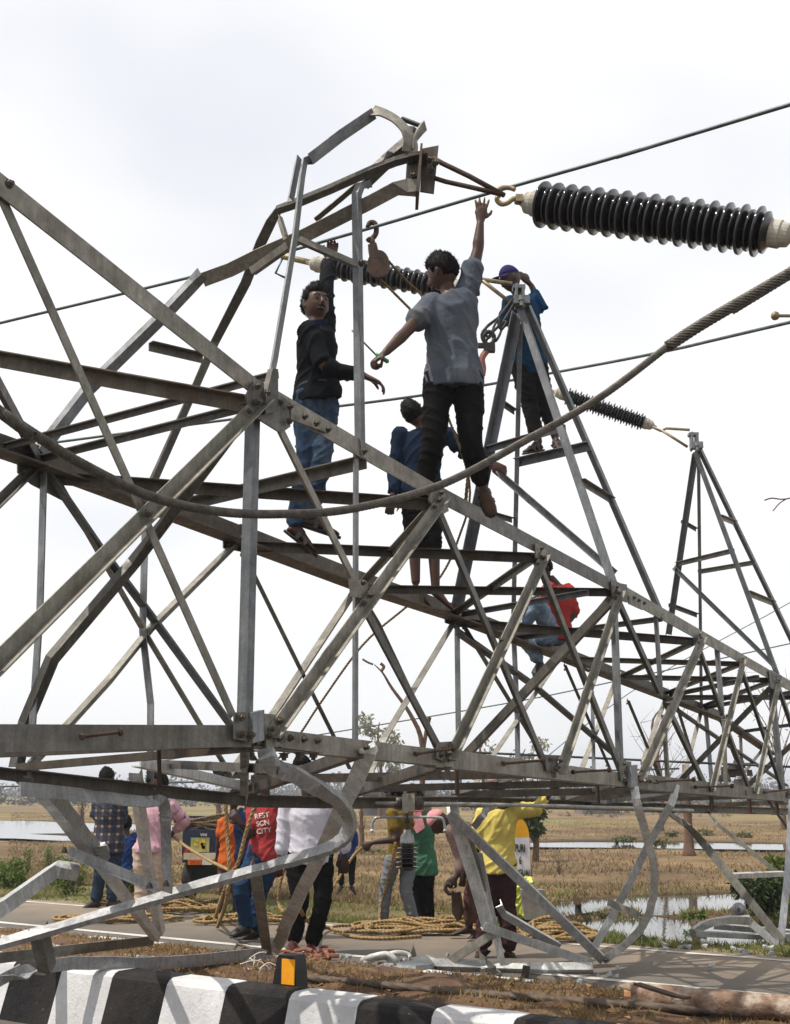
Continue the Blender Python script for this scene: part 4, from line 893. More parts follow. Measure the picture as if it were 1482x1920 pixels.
def stripes(name, c1, c2, per=.028, w=.012):
    m, n, l, b = nt(name); g = n.new('ShaderNodeNewGeometry'); sp = n.new('ShaderNodeSeparateXYZ'); l.new(g.outputs['Position'], sp.inputs[0])
    a = n.new('ShaderNodeMath'); a.operation = 'MODULO'; l.new(sp.outputs[0], a.inputs[0]); a.inputs[1].default_value = per
    ab = n.new('ShaderNodeMath'); ab.operation = 'ABSOLUTE'; l.new(a.outputs[0], ab.inputs[0])
    k = n.new('ShaderNodeMath'); k.operation = 'LESS_THAN'; l.new(ab.outputs[0], k.inputs[0]); k.inputs[1].default_value = w
    l.new(ramp(n, l, k.outputs[0], [(0, c1), (1, c2)]), b.inputs['Base Color']); b.inputs['Roughness'].default_value = .9
    bump(n, l, b, noise_n(n, l, pos(n, l), 28, 5, .6), .4, .012); return m
M.update(
 black=cloth('black_cloth', (.007, .008, .010), (.004, .004, .005)), denim=cloth('blue_denim', (.028, .048, .085), (.011, .019, .038), 9, c3=(.075, .095, .12)),
 greyt=cloth('grey_tshirt', (.088, .102, .127), (.05, .06, .078), 5, c3=(.125, .13, .14)), dkpants=cloth('black_jeans', (.008, .0075, .0075), (.004, .004, .004)),
 dkblue=cloth('dark_blue_shirt', (.009, .018, .038), (.005, .009, .019)), teal=cloth('teal_blue_shirt', (.006, .036, .085), (.004, .014, .04), 7),
 red=cloth('red_shirt', (.30, .035, .03), (.2, .02, .017)), pinkl=cloth('pale_pink', (.62, .38, .36), (.5, .28, .26)), ltdenim=cloth('washed_denim', (.13, .19, .27), (.06, .09, .14), 10, c3=(.28, .32, .36)),
 plaid=plaid('plaid_cotton'), jean2=cloth('dark_denim', (.025, .038, .06), (.012, .018, .03), 8), blue=cloth('royal_blue', (.016, .04, .14), (.010, .024, .085)),
 pink=cloth('pink_shirt', (.50, .30, .36), (.36, .21, .26)), khaki=cloth('cream_trousers', (.46, .36, .28), (.33, .25, .19)), orange=cloth('orange_shirt', (.44, .10, .025), (.30, .06, .015)),
 navy=cloth('navy_jacket', (.012, .02, .05), (.008, .012, .025)), redt=cloth('crimson_tshirt', (.30, .04, .042), (.19, .025, .026)), bjean=cloth('bright_blue_jeans', (.018, .042, .095), (.009, .02, .045), 8),
 white=cloth('white_shirt', (.52, .51, .58), (.42, .41, .48), 7), olive=cloth('olive_mustard_shirt', (.16, .105, .022), (.08, .055, .015), 6), greyjean=cloth('grey_jeans', (.17, .19, .21), (.09, .10, .115), 7),
 green=cloth('green_cloth', (.06, .16, .10), (.04, .105, .065), 5), brownc=cloth('brown_shirt', (.16, .11, .10), (.09, .06, .055)), yellow=cloth('yellow_shirt', (.58, .47, .13), (.44, .35, .09), 5),
 maroon=cloth('maroon_trousers', (.045, .022, .024), (.024, .013, .014)), scarf=cloth('pink_check_scarf', (.58, .20, .24), (.62, .48, .46), 26), lungi=cloth('brown_lungi', (.10, .055, .045), (.055, .03, .026)),
 purple=cloth('purple_cap', (.035, .025, .10), (.012, .010, .04)), brownl=mat('brown_leather', (.026, .015, .011), (.012, .008, .006), 14, .6), sole=mat('sandal_rubber', (.025, .02, .018), (.012, .010, .01), 30, .6), pinkf=mat('pink_rubber', (.55, .12, .16), None, 20, .6), whited=cloth('white_cotton', (.60, .56, .52), (.45, .40, .37)))
def ringloft(rings, n=14):
    v = []; f = []; m = len(rings)
    for c, ax, ay in rings:
        for i in range(n):
            a = 2 * math.pi * i / n; v.append(c + ax * math.cos(a) + ay * math.sin(a))
    for i in range(m - 1):
        for j in range(n): f.append((i * n + j, i * n + (j + 1) % n, (i + 1) * n + (j + 1) % n, (i + 1) * n + j))
    f.append(tuple(range(n - 1, -1, -1))); f.append(tuple(range((m - 1) * n, m * n))); return v, f
def limb(pts, rad, n=12):
    pts = [Vector(p) for p in pts]; k = 4; q = spline(pts, k); r = []
    for i in range(len(rad) - 1):
        for j in range(k): r.append(rad[i] + (rad[i + 1] - rad[i]) * j / k)
    r.append(rad[-1]); rings = []
    for i, p in enumerate(q):
        T = (q[min(i + 1, len(q) - 1)] - q[max(i - 1, 0)])
        if T.length < 1e-6: T = Vector((0, 0, 1))
        T.normalize(); U = T.orthogonal().normalized(); rings.append((p, U * r[i], T.cross(U) * r[i]))
    # round the ends
    T0 = (q[0] - q[1]).normalized(); T1 = (q[-1] - q[-2]).normalized()
    a, ax, ay = rings[0]; b, bx, by = rings[-1]
    rings = [(a + T0 * r[0] * .75, ax * .45, ay * .45)] + rings + [(b + T1 * r[-1] * .75, bx * .45, by * .45)]
    return ringloft(rings, n)
def fmat(front, up):
    u = up.normalized(); fr = (front - u * front.dot(u)).normalized(); rt = fr.cross(u); return rt, fr, u     # right, front, up
def headshape(c, front, up, S, k=1.0, nu=24, nv=18):
    rt, fr, u = fmat(front, up); v = []; f = []; raw = []
    for i in range(nv + 1):
        ph = math.pi * i / nv
        for j in range(nu):
            th = 2 * math.pi * j / nu; x, y, z = math.sin(ph) * math.cos(th), math.sin(ph) * math.sin(th), math.cos(ph)
            lo = max(0, -z); X = x * .077 * (1 - .17 * lo * lo); Y = y * (.098 if y > 0 else .098 * (1 - .30 * lo)) ; Z = z * .122
            if y < 0: Y -= .008 * (1 - abs(z))
            raw.append((x, y, z)); v.append(c + (rt * X + fr * Y + u * Z) * (S * k))
    for i in range(nv):
        for j in range(nu): f.append((i * nu + j, i * nu + (j + 1) % nu, (i + 1) * nu + (j + 1) % nu, (i + 1) * nu + j))
    return v, f, raw, (rt, fr, u)
def fingers(mb, w, d, nrm, S, curl, thumb=1):
    d = d.normalized(); nrm = (nrm - d * nrm.dot(d)).normalized(); sd = d.cross(nrm)
    mb.add(ringloft([(w + d * t * S, sd * a * S, nrm * b * S) for t, a, b in ((-.015, .024, .021), (.02, .033, .018), (.055, .042, .016), (.085, .040, .013), (.098, .030, .008))], 10))
    for k, (o, L) in enumerate(((-.030, .066), (-.010, .078), (.011, .073), (.030, .056))):
        p = w + (d * .088 + sd * o) * S; q = [p]; a = 0.0; dd = (d + sd * o * (3.2 if curl > .1 else 7.5)).normalized()
        for i, fr in enumerate((.45, .32, .23)):
            a += curl * (.8, .9, .7)[i]
            p = p + (dd * math.cos(a) + nrm * math.sin(a)) * L * fr * S * 1.05; q.append(p)
        mb.add(limb(q, [.0095 * S, .0092 * S, .0085 * S, .007 * S], 8))
    p = w + (d * .03 + sd * (-.034 * thumb)) * S
    q = [p, p + (d * .03 - sd * .026 * thumb + nrm * .012) * S, p + (d * .058 - sd * (.034 - .02 * curl) * thumb + nrm * (.02 + .02 * curl)) * S]
    mb.add(limb(q, [.014 * S, .011 * S, .008 * S], 8))
def remesh(mb, vox, sm=3, wr=0.0, wf=9.0, seed=0, aln=.9):
    me = bpy.data.meshes.new('tmp'); me.from_pydata(mb.v, [], mb.f); me.update()
    ob = bpy.data.objects.new('tmp', me); COL.objects.link(ob)
    bmx = bmesh.new(); bmx.from_mesh(me); bmesh.ops.recalc_face_normals(bmx, faces=bmx.faces); bmx.to_mesh(me); bmx.free()
    r = ob.modifiers.new('r', 'REMESH'); r.mode = 'VOXEL'; r.voxel_size = vox
    s = ob.modifiers.new('s', 'SMOOTH'); s.factor = .5; s.iterations = sm
    dg = bpy.context.evaluated_depsgraph_get(); out = bpy.data.meshes.new_from_object(ob.evaluated_get(dg))
    bpy.data.objects.remove(ob); bpy.data.meshes.remove(me)
    if wr:
        nv = len(out.vertices); co = np.empty(nv * 3); out.vertices.foreach_get('co', co); co = co.reshape(-1, 3)
        no = np.empty(nv * 3); out.vertices.foreach_get('normal', no); no = no.reshape(-1, 3); d = np.empty(nv); off = Vector((seed * 3.7, seed * 1.3, 0)); cm_ = Vector(co.mean(axis=0))
        for i in range(nv):
            p = Vector(co[i]) - cm_; al = aln + .35 * noise.noise(p * 1.6 + off); ca, sa = math.cos(al), math.sin(al)
            u_ = p.x * ca + p.z * sa; w_ = -p.x * sa + p.z * ca
            a = 1 - min(1, abs(noise.noise(Vector((u_ * wf * .55, w_ * wf * 2.3, p.y * wf)) + off)) * 3.0); b = noise.noise(Vector((u_ * wf * .4, w_ * wf * 1.1, p.y * wf * .6 + 9)) + off)
            d[i] = wr * (1.5 * a * a + .7 * b - .5)
        co += no * d[:, None]; out.vertices.foreach_set('co', co.ravel()); out.update()
    return out
def person(label, D, J, S, front, shirt, pants, head_front=None, dz={}, sleeve=1.0, pantlen=2.0, hem=0.0, skinm='skin', hair=True, shoes='sandal', curl=(.5, .5), vox=.011, handn=None, up=None, foot_up=None, cap=None, wide=1.0, loose=0.0, seed=1, face=False, headk=1.0, group='workers on the fallen pylon', pw=1.0, wr=.0085, collar=False):
    """J: photo pixels of the joints, image-left and image-right; D: distance of the body, dz per-joint offsets"""
    def j(k): x, y = J[k][:2]; return P(x, y, D + dz.get(k, 0.0))
    f3 = Vector(front).normalized(); hf = Vector(head_front or front).normalized()
    sL, sR, hL, hR = j('sL'), j('sR'), j('hL'), j('hR'); sm, hm = (sL + sR) / 2, (hL + hR) / 2
    base = min((j('aL'), j('aR')), key=lambda p: p.z).copy(); base.z -= .06
    t = thing('person', base, label, 'person', group)
    spine = (sm - hm).normalized(); head = j('head'); neck = sm + spine * .03 * S
    upv = (head - neck).normalized() if up is None else Vector(up)
    ax_s = (sR - sL); ax_h = (hR - hL)
    if ax_s.length < .2 * S: ax_s = f3.cross(UP)
    if ax_h.length < .1 * S: ax_h = f3.cross(UP)
    ax_s.normalize(); ax_h.normalize()
    if ax_s.dot(ax_h) < 0: ax_h = -ax_h
    def torso(g, lo=-.10, hi=1.06):
        L = (sm - hm).length; rings = []
        fl_ = .022 if g > .015 else 0
        prof = [(lo, .150 + fl_, .112 + fl_), (0.0, .160 + fl_ * .8, .120 + fl_ * .8), (.15, .158, .115), (.38, .142, .105), (.60, .158, .115), (.80, .172, .112), (.94, .160, .092), (1.03, .105, .072), (hi + .03, .062, .060)]
        for tt, a, b in prof:
            ax = (ax_h * (1 - max(0, min(1, tt))) + ax_s * max(0, min(1, tt))).normalized(); ay = spine.cross(ax).normalized()
            rings.append((hm + spine * (tt * L), ax * ((a * wide + g) * S), ay * ((b + g) * S)))
        return rings
    body = MB(); body.add(ringloft(torso(-.006, -.06, 1.05), 20))
    body.add(limb([neck - spine * .04 * S, (neck + head) / 2 - upv * .03 * S, head - upv * .05 * S], [.060 * S, .051 * S, .050 * S]))
    hv, hfc, raw, (rt, fr, uu) = headshape(head, hf, upv, S * headk)
    for i, (x, y, z) in enumerate(raw):
        for ex in (-.42, .42):
            g_ = math.exp(-((x - ex) ** 2 + (z - .08) ** 2) / .03) * (1 if y > 0 else 0); hv[i] = hv[i] - fr * (.012 * S * g_)
        g_ = math.exp(-((z - .26) ** 2) / .012 - x * x / .5) * (1 if y > .3 else 0); hv[i] = hv[i] + fr * (.006 * S * g_)
    body.add((hv, hfc))
    HS = S * headk
    body.add(limb([head + (fr * .094 + uu * .018) * HS, head + (fr * .112 - uu * .018) * HS, head + (fr * .103 - uu * .03) * HS], [.008 * HS, .015 * HS, .014 * HS], 8))
    body.add(limb([head + (fr * .092 - uu * .058 - rt * .018) * HS, head + (fr * .099 - uu * .056) * HS, head + (fr * .092 - uu * .058 + rt * .018) * HS], [.008 * HS, .012 * HS, .008 * HS], 8))
    for sg in (-1, 1): body.add(limb([head + (rt * sg * .076 + uu * .022 - fr * .008) * HS, head + (rt * sg * .080 - uu * .004 - fr * .012) * HS, head + (rt * sg * .075 - uu * .028) * HS], [.014 * HS, .016 * HS, .011 * HS], 8))
    cl = MB(); cl.add(ringloft(torso(.018 + loose, -.12 - hem, 1.0), 20)); tr = MB()
    feet = []
    for k, side in enumerate('LR'):
        s_, e_, w_ = j('s' + side), j('e' + side), j('w' + side)
        body.add(limb([s_, s_.lerp(e_, .4), e_, e_.lerp(w_, .3), w_], [.058 * S, .050 * S, .040 * S, .042 * S, .027 * S]))
        d = (j('f' + side) - w_) if ('f' + side) in J else (w_ - e_)
        nr = Vector(handn[k]) if handn and handn[k] else (Vector((0, 1, -.3)) if abs(d.normalized().y) < .8 else UP * -1)
        fingers(body, w_ + d.normalized() * .02 * S, d, nr, S * 1.1, curl[k], 1 if k else -1)
        g = .016 + loose * .6
        if sleeve <= 1: cl.add(limb([s_, s_.lerp(e_, sleeve * .5), s_.lerp(e_, sleeve)], [(.066 + g) * S, (.058 + g) * S, (.052 + g * 1.3) * S]))
        else: cl.add(limb([s_, s_.lerp(e_, .5), e_, e_.lerp(w_, (sleeve - 1))], [(.064 + g) * S, (.054 + g) * S, (.046 + g) * S, (.034 + g) * S]))
        h_, k_, a_ = j('h' + side), j('k' + side), j('a' + side)
        body.add(limb([h_, h_.lerp(k_, .4), k_, k_.lerp(a_, .3), a_], [.088 * S, .080 * S, .056 * S, .056 * S, .038 * S]))
        toe = j('t' + side) if ('t' + side) in J else a_ + (f3 * .16 - UP * .06) * S
        fd = (toe - a_).normalized(); fu = Vector(foot_up) if foot_up else UP
        fd2 = (fd - fu * fd.dot(fu))
        if fd2.length < .2: fd2 = fd
        fd2.normalize(); sd = fd2.cross(fu).normalized(); toe2 = a_ + fd * (.19 * S)
        heel = a_ - fd2 * .045 * S - fu * .045 * S; FL = .25 * S; fdir = (toe2 - heel).normalized(); fn = sd.cross(fdir).normalized()
        rr = [(heel + fdir * (FL * q) + fn * (hh_ * S * .5 - .012 * S), sd * ww * S, fn * hh_ * S * .5) for q, ww, hh_ in ((-.02, .018, .03), (.06, .032, .055), (.25, .036, .085), (.5, .042, .06), (.75, .047, .04), (.92, .040, .028), (1.0, .022, .018))]
        body.add(ringloft(rr, 12)); feet.append((heel, fdir, fn, sd, FL))
        gp = .020 * pw
        if pantlen > 0:
            if pantlen <= 1: tr.add(limb([h_, h_.lerp(k_, pantlen)], [(.09 + gp) * S, (.07 + gp) * S]))
            else: tr.add(limb([h_, h_.lerp(k_, .5), k_, k_.lerp(a_, (pantlen - 1) * .5), k_.lerp(a_, pantlen - 1)], [(.088 + gp) * S, (.078 + gp) * S, (.058 + gp) * S, (.054 + gp) * S, (.044 + gp * 1.3) * S]))
    rg = torso(.012, -.10, 1.05)[:3]; L = (sm - hm).length
    tr.add(ringloft([(c_, a_, b_) for c_, a_, b_ in rg] + [(hm + spine * L * .2, rg[2][1] * .95, rg[2][2] * .95)], 20))
    mko('body', remesh(body, vox * (.62 if vox < .01 else .8), 2), M[skinm], t, smooth=True)
    so_ = mko('shirt', remesh(cl, vox, 3, wr * S, 6.0 / S, seed, .9 if seed % 2 else 2.2), M[shirt], t, smooth=True)
    if collar:
        cb = neck + upv * .012 * S; e1 = ax_s; e2 = upv.cross(ax_s).normalized(); ring = [cb + e1 * math.cos(a) * .074 * S + e2 * math.sin(a) * .074 * S for a in [2 * math.pi * i / 18 for i in range(19)]]
        mk('collar', *sweep(ring, [(-.022 * S, -.006 * S), (.022 * S, -.006 * S), (.022 * S, .006 * S), (-.022 * S, .006 * S)], upv), M[shirt if collar is True else collar], so_, smooth=False)
    if pantlen > 0: mko('trousers', remesh(tr, vox, 3, .0075 * S, 6.0 / S, seed + 5, .35 if seed % 2 else -.35), M[pants], t, smooth=True)
    if hair:
        v2, f2, raw2, _ = headshape(head + (uu * .006 - fr * .004) * S * headk, hf, upv, S * headk, 1.0, 56, 40)
        for i, (x, y, z) in enumerate(raw2):
            line = .50 if y > .35 else (.02 if y > -.25 else -.48)
            line += .10 * noise.noise(Vector((x * 4, y * 4, seed)))
            kk = 1.0 / (1 + math.exp(-(z - line) * 16)); cv = v2[i]; dirn = (cv - head).normalized()
            nn = noise.noise(dirn * 9 + Vector((seed, 0, 0))) * .010 + abs(noise.noise(dirn * 24)) * .016
            v2[i] = cv + dirn * (S * headk) * (-.016 + kk * (.030 + nn + .012 * max(0, z)))
        hr = np.random.default_rng(seed + 40); nb = len(v2); cand = [i for i, (x, y, z) in enumerate(raw2) if z > (.42 if y > .35 else (.0 if y > -.25 else -.40))]
        for _ in range(2600 if vox < .012 else 500):
            i = cand[hr.integers(len(cand))]; dirn = (v2[i] - head).normalized(); tg = (Vector(hr.normal(size=3)) * .55 + uu * .5 + dirn * .5 - fr * .1).normalized(); L_ = hr.uniform(.008, .024) * S; b0 = len(v2)
            sd2 = tg.cross(dirn); sd2 = sd2.normalized() * .0022 * S if sd2.length > 1e-3 else rt * .0032 * S
            pb = v2[i] - dirn * .006 * S + Vector(hr.normal(size=3)) * .004 * S
            v2 += [pb - sd2, pb + sd2, pb + tg * L_]; f2.append((b0, b0 + 1, b0 + 2))
        mk('hair', v2, f2, M['hair'], t, smooth=True)
    if face:
        for sg in (-1, 1):
            e = head + (fr * .083 + rt * sg * .031 + uu * .012) * HS
            mk('eye', *lathe(e + fr * .004 * HS, e + fr, [(0, 0), (0, .0058 * HS), (.0045 * HS, .0045 * HS), (.005 * HS, 0)], 10), M['hair'], t, smooth=True)
            mk('eyebrow', *limb([head + (fr * .094 + rt * sg * .014 + uu * .032) * HS, head + (fr * .092 + rt * sg * .032 + uu * .038) * HS, head + (fr * .078 + rt * sg * .050 + uu * .030) * HS], [.0025 * HS, .0035 * HS, .002 * HS], 6), M['hair'], t)
        mk('moustache', *limb([head + (fr * .093 - uu * .046 - rt * .026) * HS, head + (fr * .106 - uu * .040) * HS, head + (fr * .093 - uu * .046 + rt * .026) * HS], [.004 * HS, .009 * HS, .004 * HS], 8), M['hair'], t)
    for (heel, fdir, fn, sd, FL) in feet:
        if not shoes: continue
        sole = [(heel + fdir * (FL * q) - fn * .020 * S, sd * ww * S, fn * .010 * S) for q, ww in ((-.05, .02), (0, .034), (.2, .040), (.5, .045), (.78, .051), (.96, .042), (1.06, .018))]
        sm_ = {'pinkf': 'pinkf', 'brown': 'brownl'}.get(shoes, 'sole')
        so2 = mk('sandal' if shoes not in ('shoe', 'brown') else 'shoe', *ringloft(sole, 10), M[sm_], t, smooth=True)
        if shoes in ('shoe', 'brown'):
            mk('shoe_upper', *ringloft([(heel + fdir * (FL * q) + fn * (hh_ * S * .5 - .012 * S), sd * ww * S * 1.12, fn * hh_ * S * .56) for q, ww, hh_ in ((-.05, .022, .05), (.06, .036, .085), (.25, .040, .10), (.5, .045, .075), (.75, .05, .055), (.94, .043, .04), (1.05, .02, .02))], 12), M[sm_], so2, smooth=True)
        else:
            for q, wd in ((.62, 1.0), (.36, .9)):
                c = heel + fdir * FL * q; h = .05 * S if q > .5 else .075 * S
                arc = [c + sd * (math.cos(a) * .052 * S * wd) + fn * (math.sin(a) * h - .016 * S) for a in [math.pi * i / 8 for i in range(9)]]
                mk('sandal_strap', *sweep(arc, [(-.003 * S, -.014 * S), (.004 * S, -.014 * S), (.004 * S, .014 * S), (-.003 * S, .014 * S)], fdir.cross(fn)), M[sm_], so2)
    return t, head, (rt, fr, uu)
def scal(h, x, y, D): return h * mpp(P(x, y, D)) / 1.70
# the man in the black shirt, turned to the camera, left arm up
DA = 7.3
person('man in black shirt and blue jeans facing the camera, one arm raised', DA,
 dict(head=(593, 572), sL=(577, 618), sR=(608, 616), eL=(612, 688), wL=(682, 704), fL=(722, 722), eR=(611, 548), wR=(618, 488), fR=(627, 452), hL=(578, 738), hR=(611, 738), kL=(574, 872), aL=(553, 980), tL=(584, 1030), kR=(604, 862), aR=(582, 968), tR=(628, 1000)),
 scal(475, 593, 760, DA), (.75, -.55, 0), 'black', 'denim', (.45, -.9, .02), dict(sL=-.14, eL=-.22, wL=-.15, fL=-.15, sR=.12, eR=.2, wR=.4, fR=.5, hL=-.06, hR=.06, kL=-.05, kR=-.1), 1.9, 2.0, curl=(.55, .7), vox=.0095, face=True, handn=((0, .2, -1), (0, -1, 0)), up=(.02, 0, 1), headk=1.06, seed=1, wide=.95, pw=.45, collar='dkblue')
# the man in the grey T-shirt, back to the camera, arm stretched up
DB = 6.35
person('man in grey T-shirt and black trousers seen from behind, right arm stretched up', DB,
 dict(head=(829, 513), sL=(812, 568), sR=(876, 546), eL=(762, 622), wL=(724, 660), fL=(706, 674), eR=(896, 470), wR=(901, 418), fR=(904, 380), hL=(824, 706), hR=(878, 706), kL=(812, 826), aL=(790, 932), tL=(800, 944), kR=(884, 830), aR=(902, 900), tR=(920, 958)),
 scal(470, 850, 720, DB), (-.25, 1, 0), 'greyt', 'dkpants', (-.85, .55, -.1), dict(eL=-.2, wL=-.3, fL=-.32, sL=-.02, eR=.0, kL=-.06, kR=-.05, aL=.02, aR=.06, tR=.1, tL=.16), .62, 1.98, curl=(1.5, .06), vox=.0095, handn=((.6, .4, -.6), (0, 1, 0)), foot_up=(-.2, -.75, .6), headk=1.05, seed=2, loose=.012, hem=.05)
# screwdriver in his hand
sd_ = thing('screwdriver', P(710, 668, 6.02), 'long thin screwdriver with a green handle gripped by the man in grey', 'screwdriver')
tube('shaft', [P(660, 619, 6.0), P(706, 666, 6.02)], .005, M['plate'], sd_); mk('handle', *lathe(P(704, 663, 6.02), P(729, 679, 6.03), [(0, 0), (0, .009), (.03, .012), (.085, .013), (.095, 0)], 12), mat('green_plastic', (.03, .22, .09), None, 20, .35), sd_, smooth=True)
DC = 9.4
person('barefoot man in dark blue shirt and rolled trousers, back turned, behind the grey T-shirt', DC,
 dict(head=(777, 778), sL=(752, 812), sR=(838, 812), eL=(740, 878), wL=(737, 930), fL=(730, 962), eR=(866, 846), wR=(916, 868), fR=(932, 874), hL=(772, 918), hR=(806, 918), kL=(776, 1000), aL=(780, 1092), tL=(790, 1112), kR=(812, 1000), aR=(817, 1100), tR=(836, 1130)),
 scal(372, 790, 940, DC), (.1, 1, 0), 'dkblue', 'dkpants', (.2, 1, 0), dict(fL=-.1, wL=-.1), 1.85, 1.35, skinm='skin', shoes=None, curl=(.9, .5), seed=3, vox=.012)
DDm = 9.9
_, hd, (rt, fr, uu) = person('man in blue shirt and purple cap leaning over the second cross-arm tip', DDm,
 dict(head=(957, 524), sL=(958, 566), sR=(1000, 562), eL=(944, 608), wL=(958, 588), fL=(966, 572), eR=(1018, 580), wR=(996, 534), fR=(982, 520), hL=(974, 676), hR=(1006, 676), kL=(994, 760), aL=(1010, 830), tL=(976, 854), kR=(1022, 758), aR=(1042, 820), tR=(1054, 846)),
 scal(345, 985, 690, DDm), (-.8, .5, 0), 'teal', 'dkpants', (-.85, -.3, -.35), dict(sL=-.1, sR=.2, wR=.2, eR=.2, fR=.15, hL=.25, hR=.3, kL=.25, kR=.3, aL=.2, aR=.25, tL=.05, tR=.1), 1.7, 1.75, skinm='skind', hair=False, seed=4, vox=.012, up=(-.25, -.1, 1), hem=.1)
def capmesh(head, rt, fr, uu, S, mt, brim=True):
    v, f, raw, _ = headshape(head + uu * .012 * S, fr, uu, S, 1.10, 24, 18)
    keep = [i for i, r_ in enumerate(raw)]
    for i, (x, y, z) in enumerate(raw):
        if z < .22: v[i] = head + (v[i] - head) * .80 + uu * (.22 - z) * .09 * S
    mb = MB().add((v, f))
    if brim:
        arc0 = [head + (rt * math.sin(a) * .080 + fr * math.cos(a) * .100 + uu * .042) * S for a in [(-1.15 + 2.3 * i / 10) for i in range(11)]]
        arc1 = [head + (rt * math.sin(a) * .088 + fr * (math.cos(a) * .100 + .085 * math.cos(a * .9)) + uu * (.020 + .012 * math.cos(a * 2))) * S for a in [(-1.15 + 2.3 * i / 10) for i in range(11)]]
        vv = arc0 + arc1 + [p - uu * .006 * S for p in arc0 + arc1]; n = 11; ff = []
        for i in range(10): ff += [(i, i + 1, n + i + 1, n + i), (2 * n + i + 1, 2 * n + i, 3 * n + i, 3 * n + i + 1), (n + i, n + i + 1, 3 * n + i + 1, 3 * n + i)]
        mb.add((vv, ff))
    return mb
pl = [o for o in bpy.data.objects if o.name.startswith('person') and o.parent is None][-1]
mb = capmesh(hd, rt, fr, uu, scal(345, 985, 690, DDm), None); mk('cap', mb.v, mb.f, M['purple'], pl, smooth=True)
DE = F(1030, 1200).y - .1
person('person in red top and washed jeans sitting inside the pylon with one leg dangling', DE,
 dict(head=(1018, 1066), sL=(1032, 1102), sR=(1064, 1104), eL=(1014, 1120), wL=(992, 1128), fL=(984, 1138), eR=(1078, 1148), wR=(1066, 1168), hL=(1034, 1190), hR=(1062, 1192), kL=(1010, 1132), aL=(984, 1172), tL=(966, 1182), kR=(986, 1198), aR=(1014, 1244), tR=(1002, 1272)),
 scal(290, 1030, 1180, DE), (-.8, -.5, 0), 'red', 'ltdenim', (-.8, -.4, -.5), dict(sL=-.1, sR=.1, eL=-.3, wL=-.4, fL=-.4, hL=-.1, hR=.1, kL=-.45, aL=-.3, tL=-.4, kR=-.35, aR=-.3, tR=-.5, eR=.05), 1.2, 1.85, skinm='skind', seed=5, vox=.012, shoes='shoe', up=(-.35, -.2, 1), wide=.9)
# ---- people on the road
GP = 'men working on the road'
def Dg(x, y): return G(x, y).y
d = Dg(178, 1702)
person('man in dark plaid shirt and jeans standing with his back turned at far left', d, dict(head=(202, 1462), sL=(186, 1500), sR=(228, 1498), eL=(178, 1532), wL=(186, 1522), eR=(230, 1538), wR=(214, 1534), hL=(192, 1578), hR=(214, 1578), kL=(188, 1636), aL=(180, 1688), tL=(166, 1700), kR=(212, 1636), aR=(210, 1688), tR=(216, 1698)),
 scal(262, 200, 1570, d), (.2, 1, 0), 'plaid', 'jean2', None, dict(wL=-.05, eR=.1, wR=.3), 1.5, 1.95, hem=.16, seed=6, group=GP, shoes='shoe', loose=.01, vox=.013)
d = Dg(236, 1676)
person('crouching person in royal blue clothes beside the roadside bushes', d, dict(head=(237, 1546), sL=(224, 1570), sR=(252, 1570), eL=(222, 1600), wL=(228, 1625), eR=(254, 1600), wR=(248, 1625), hL=(228, 1634), hR=(250, 1634), kL=(224, 1620), aL=(226, 1664), tL=(224, 1672), kR=(252, 1620), aR=(248, 1664), tR=(250, 1672)),
 scal(200, 236, 1600, d), (-.2, 1, 0), 'blue', 'blue', None, dict(kL=.35, kR=.35, aL=.2, aR=.2, tL=.4, tR=.4, wL=.3, wR=.3), 1.5, 1.8, seed=7, group=GP, hem=.2, loose=.02, vox=.014)
d = Dg(270, 1724)
person('man in pink shirt and cream trousers pulling a rope, turned half away', d, dict(head=(296, 1470), sL=(274, 1512), sR=(318, 1510), eL=(272, 1542), wL=(292, 1566), eR=(346, 1540), wR=(324, 1562), hL=(268, 1590), hR=(300, 1590), kL=(266, 1652), aL=(266, 1706), tL=(254, 1716), kR=(292, 1654), aR=(284, 1708), tR=(292, 1718)),
 scal(280, 285, 1590, d), (.6, .7, 0), 'pink', 'khaki', (-.5, -.3, -.2), dict(eL=-.1, wL=.1, eR=.1, wR=.2), 1.7, 1.85, seed=8, group=GP, shoes=None, curl=(.8, 1.2), loose=.012, pw=1.5, vox=.013)
d = Dg(430, 1712)
person('man in bright orange shirt holding the upright rope', d, dict(head=(440, 1500), sL=(420, 1542), sR=(452, 1540), eL=(411, 1574), wL=(408, 1604), eR=(462, 1562), wR=(446, 1536), hL=(424, 1612), hR=(448, 1612), kL=(420, 1660), aL=(418, 1700), tL=(408, 1710), kR=(444, 1660), aR=(442, 1702), tR=(440, 1712)),
 scal(235, 436, 1600, d), (.3, -1, 0), 'orange', 'lungi', (.3, -1, -.2), dict(eR=-.15, wR=-.3), .7, 1.4, skinm='skind', seed=9, group=GP, shoes=None, hem=.12, loose=.015, curl=(.5, 1.3), vox=.013)
d = Dg(462, 1728)
person('man in navy jacket half hidden behind the red T-shirt', d, dict(head=(462, 1486), sL=(452, 1524), sR=(484, 1524), eL=(448, 1560), wL=(450, 1592), eR=(488, 1560), wR=(486, 1592), hL=(458, 1604), hR=(480, 1604), kL=(456, 1664), aL=(458, 1716), tL=(450, 1726), kR=(478, 1664), aR=(480, 1716), tR=(484, 1728)),
 scal(262, 466, 1600, d), (.2, 1, 0), 'navy', 'dkpants', None, {}, 1.9, 1.95, skinm='skind', seed=10, group=GP, vox=.013)
d = Dg(450, 1762)
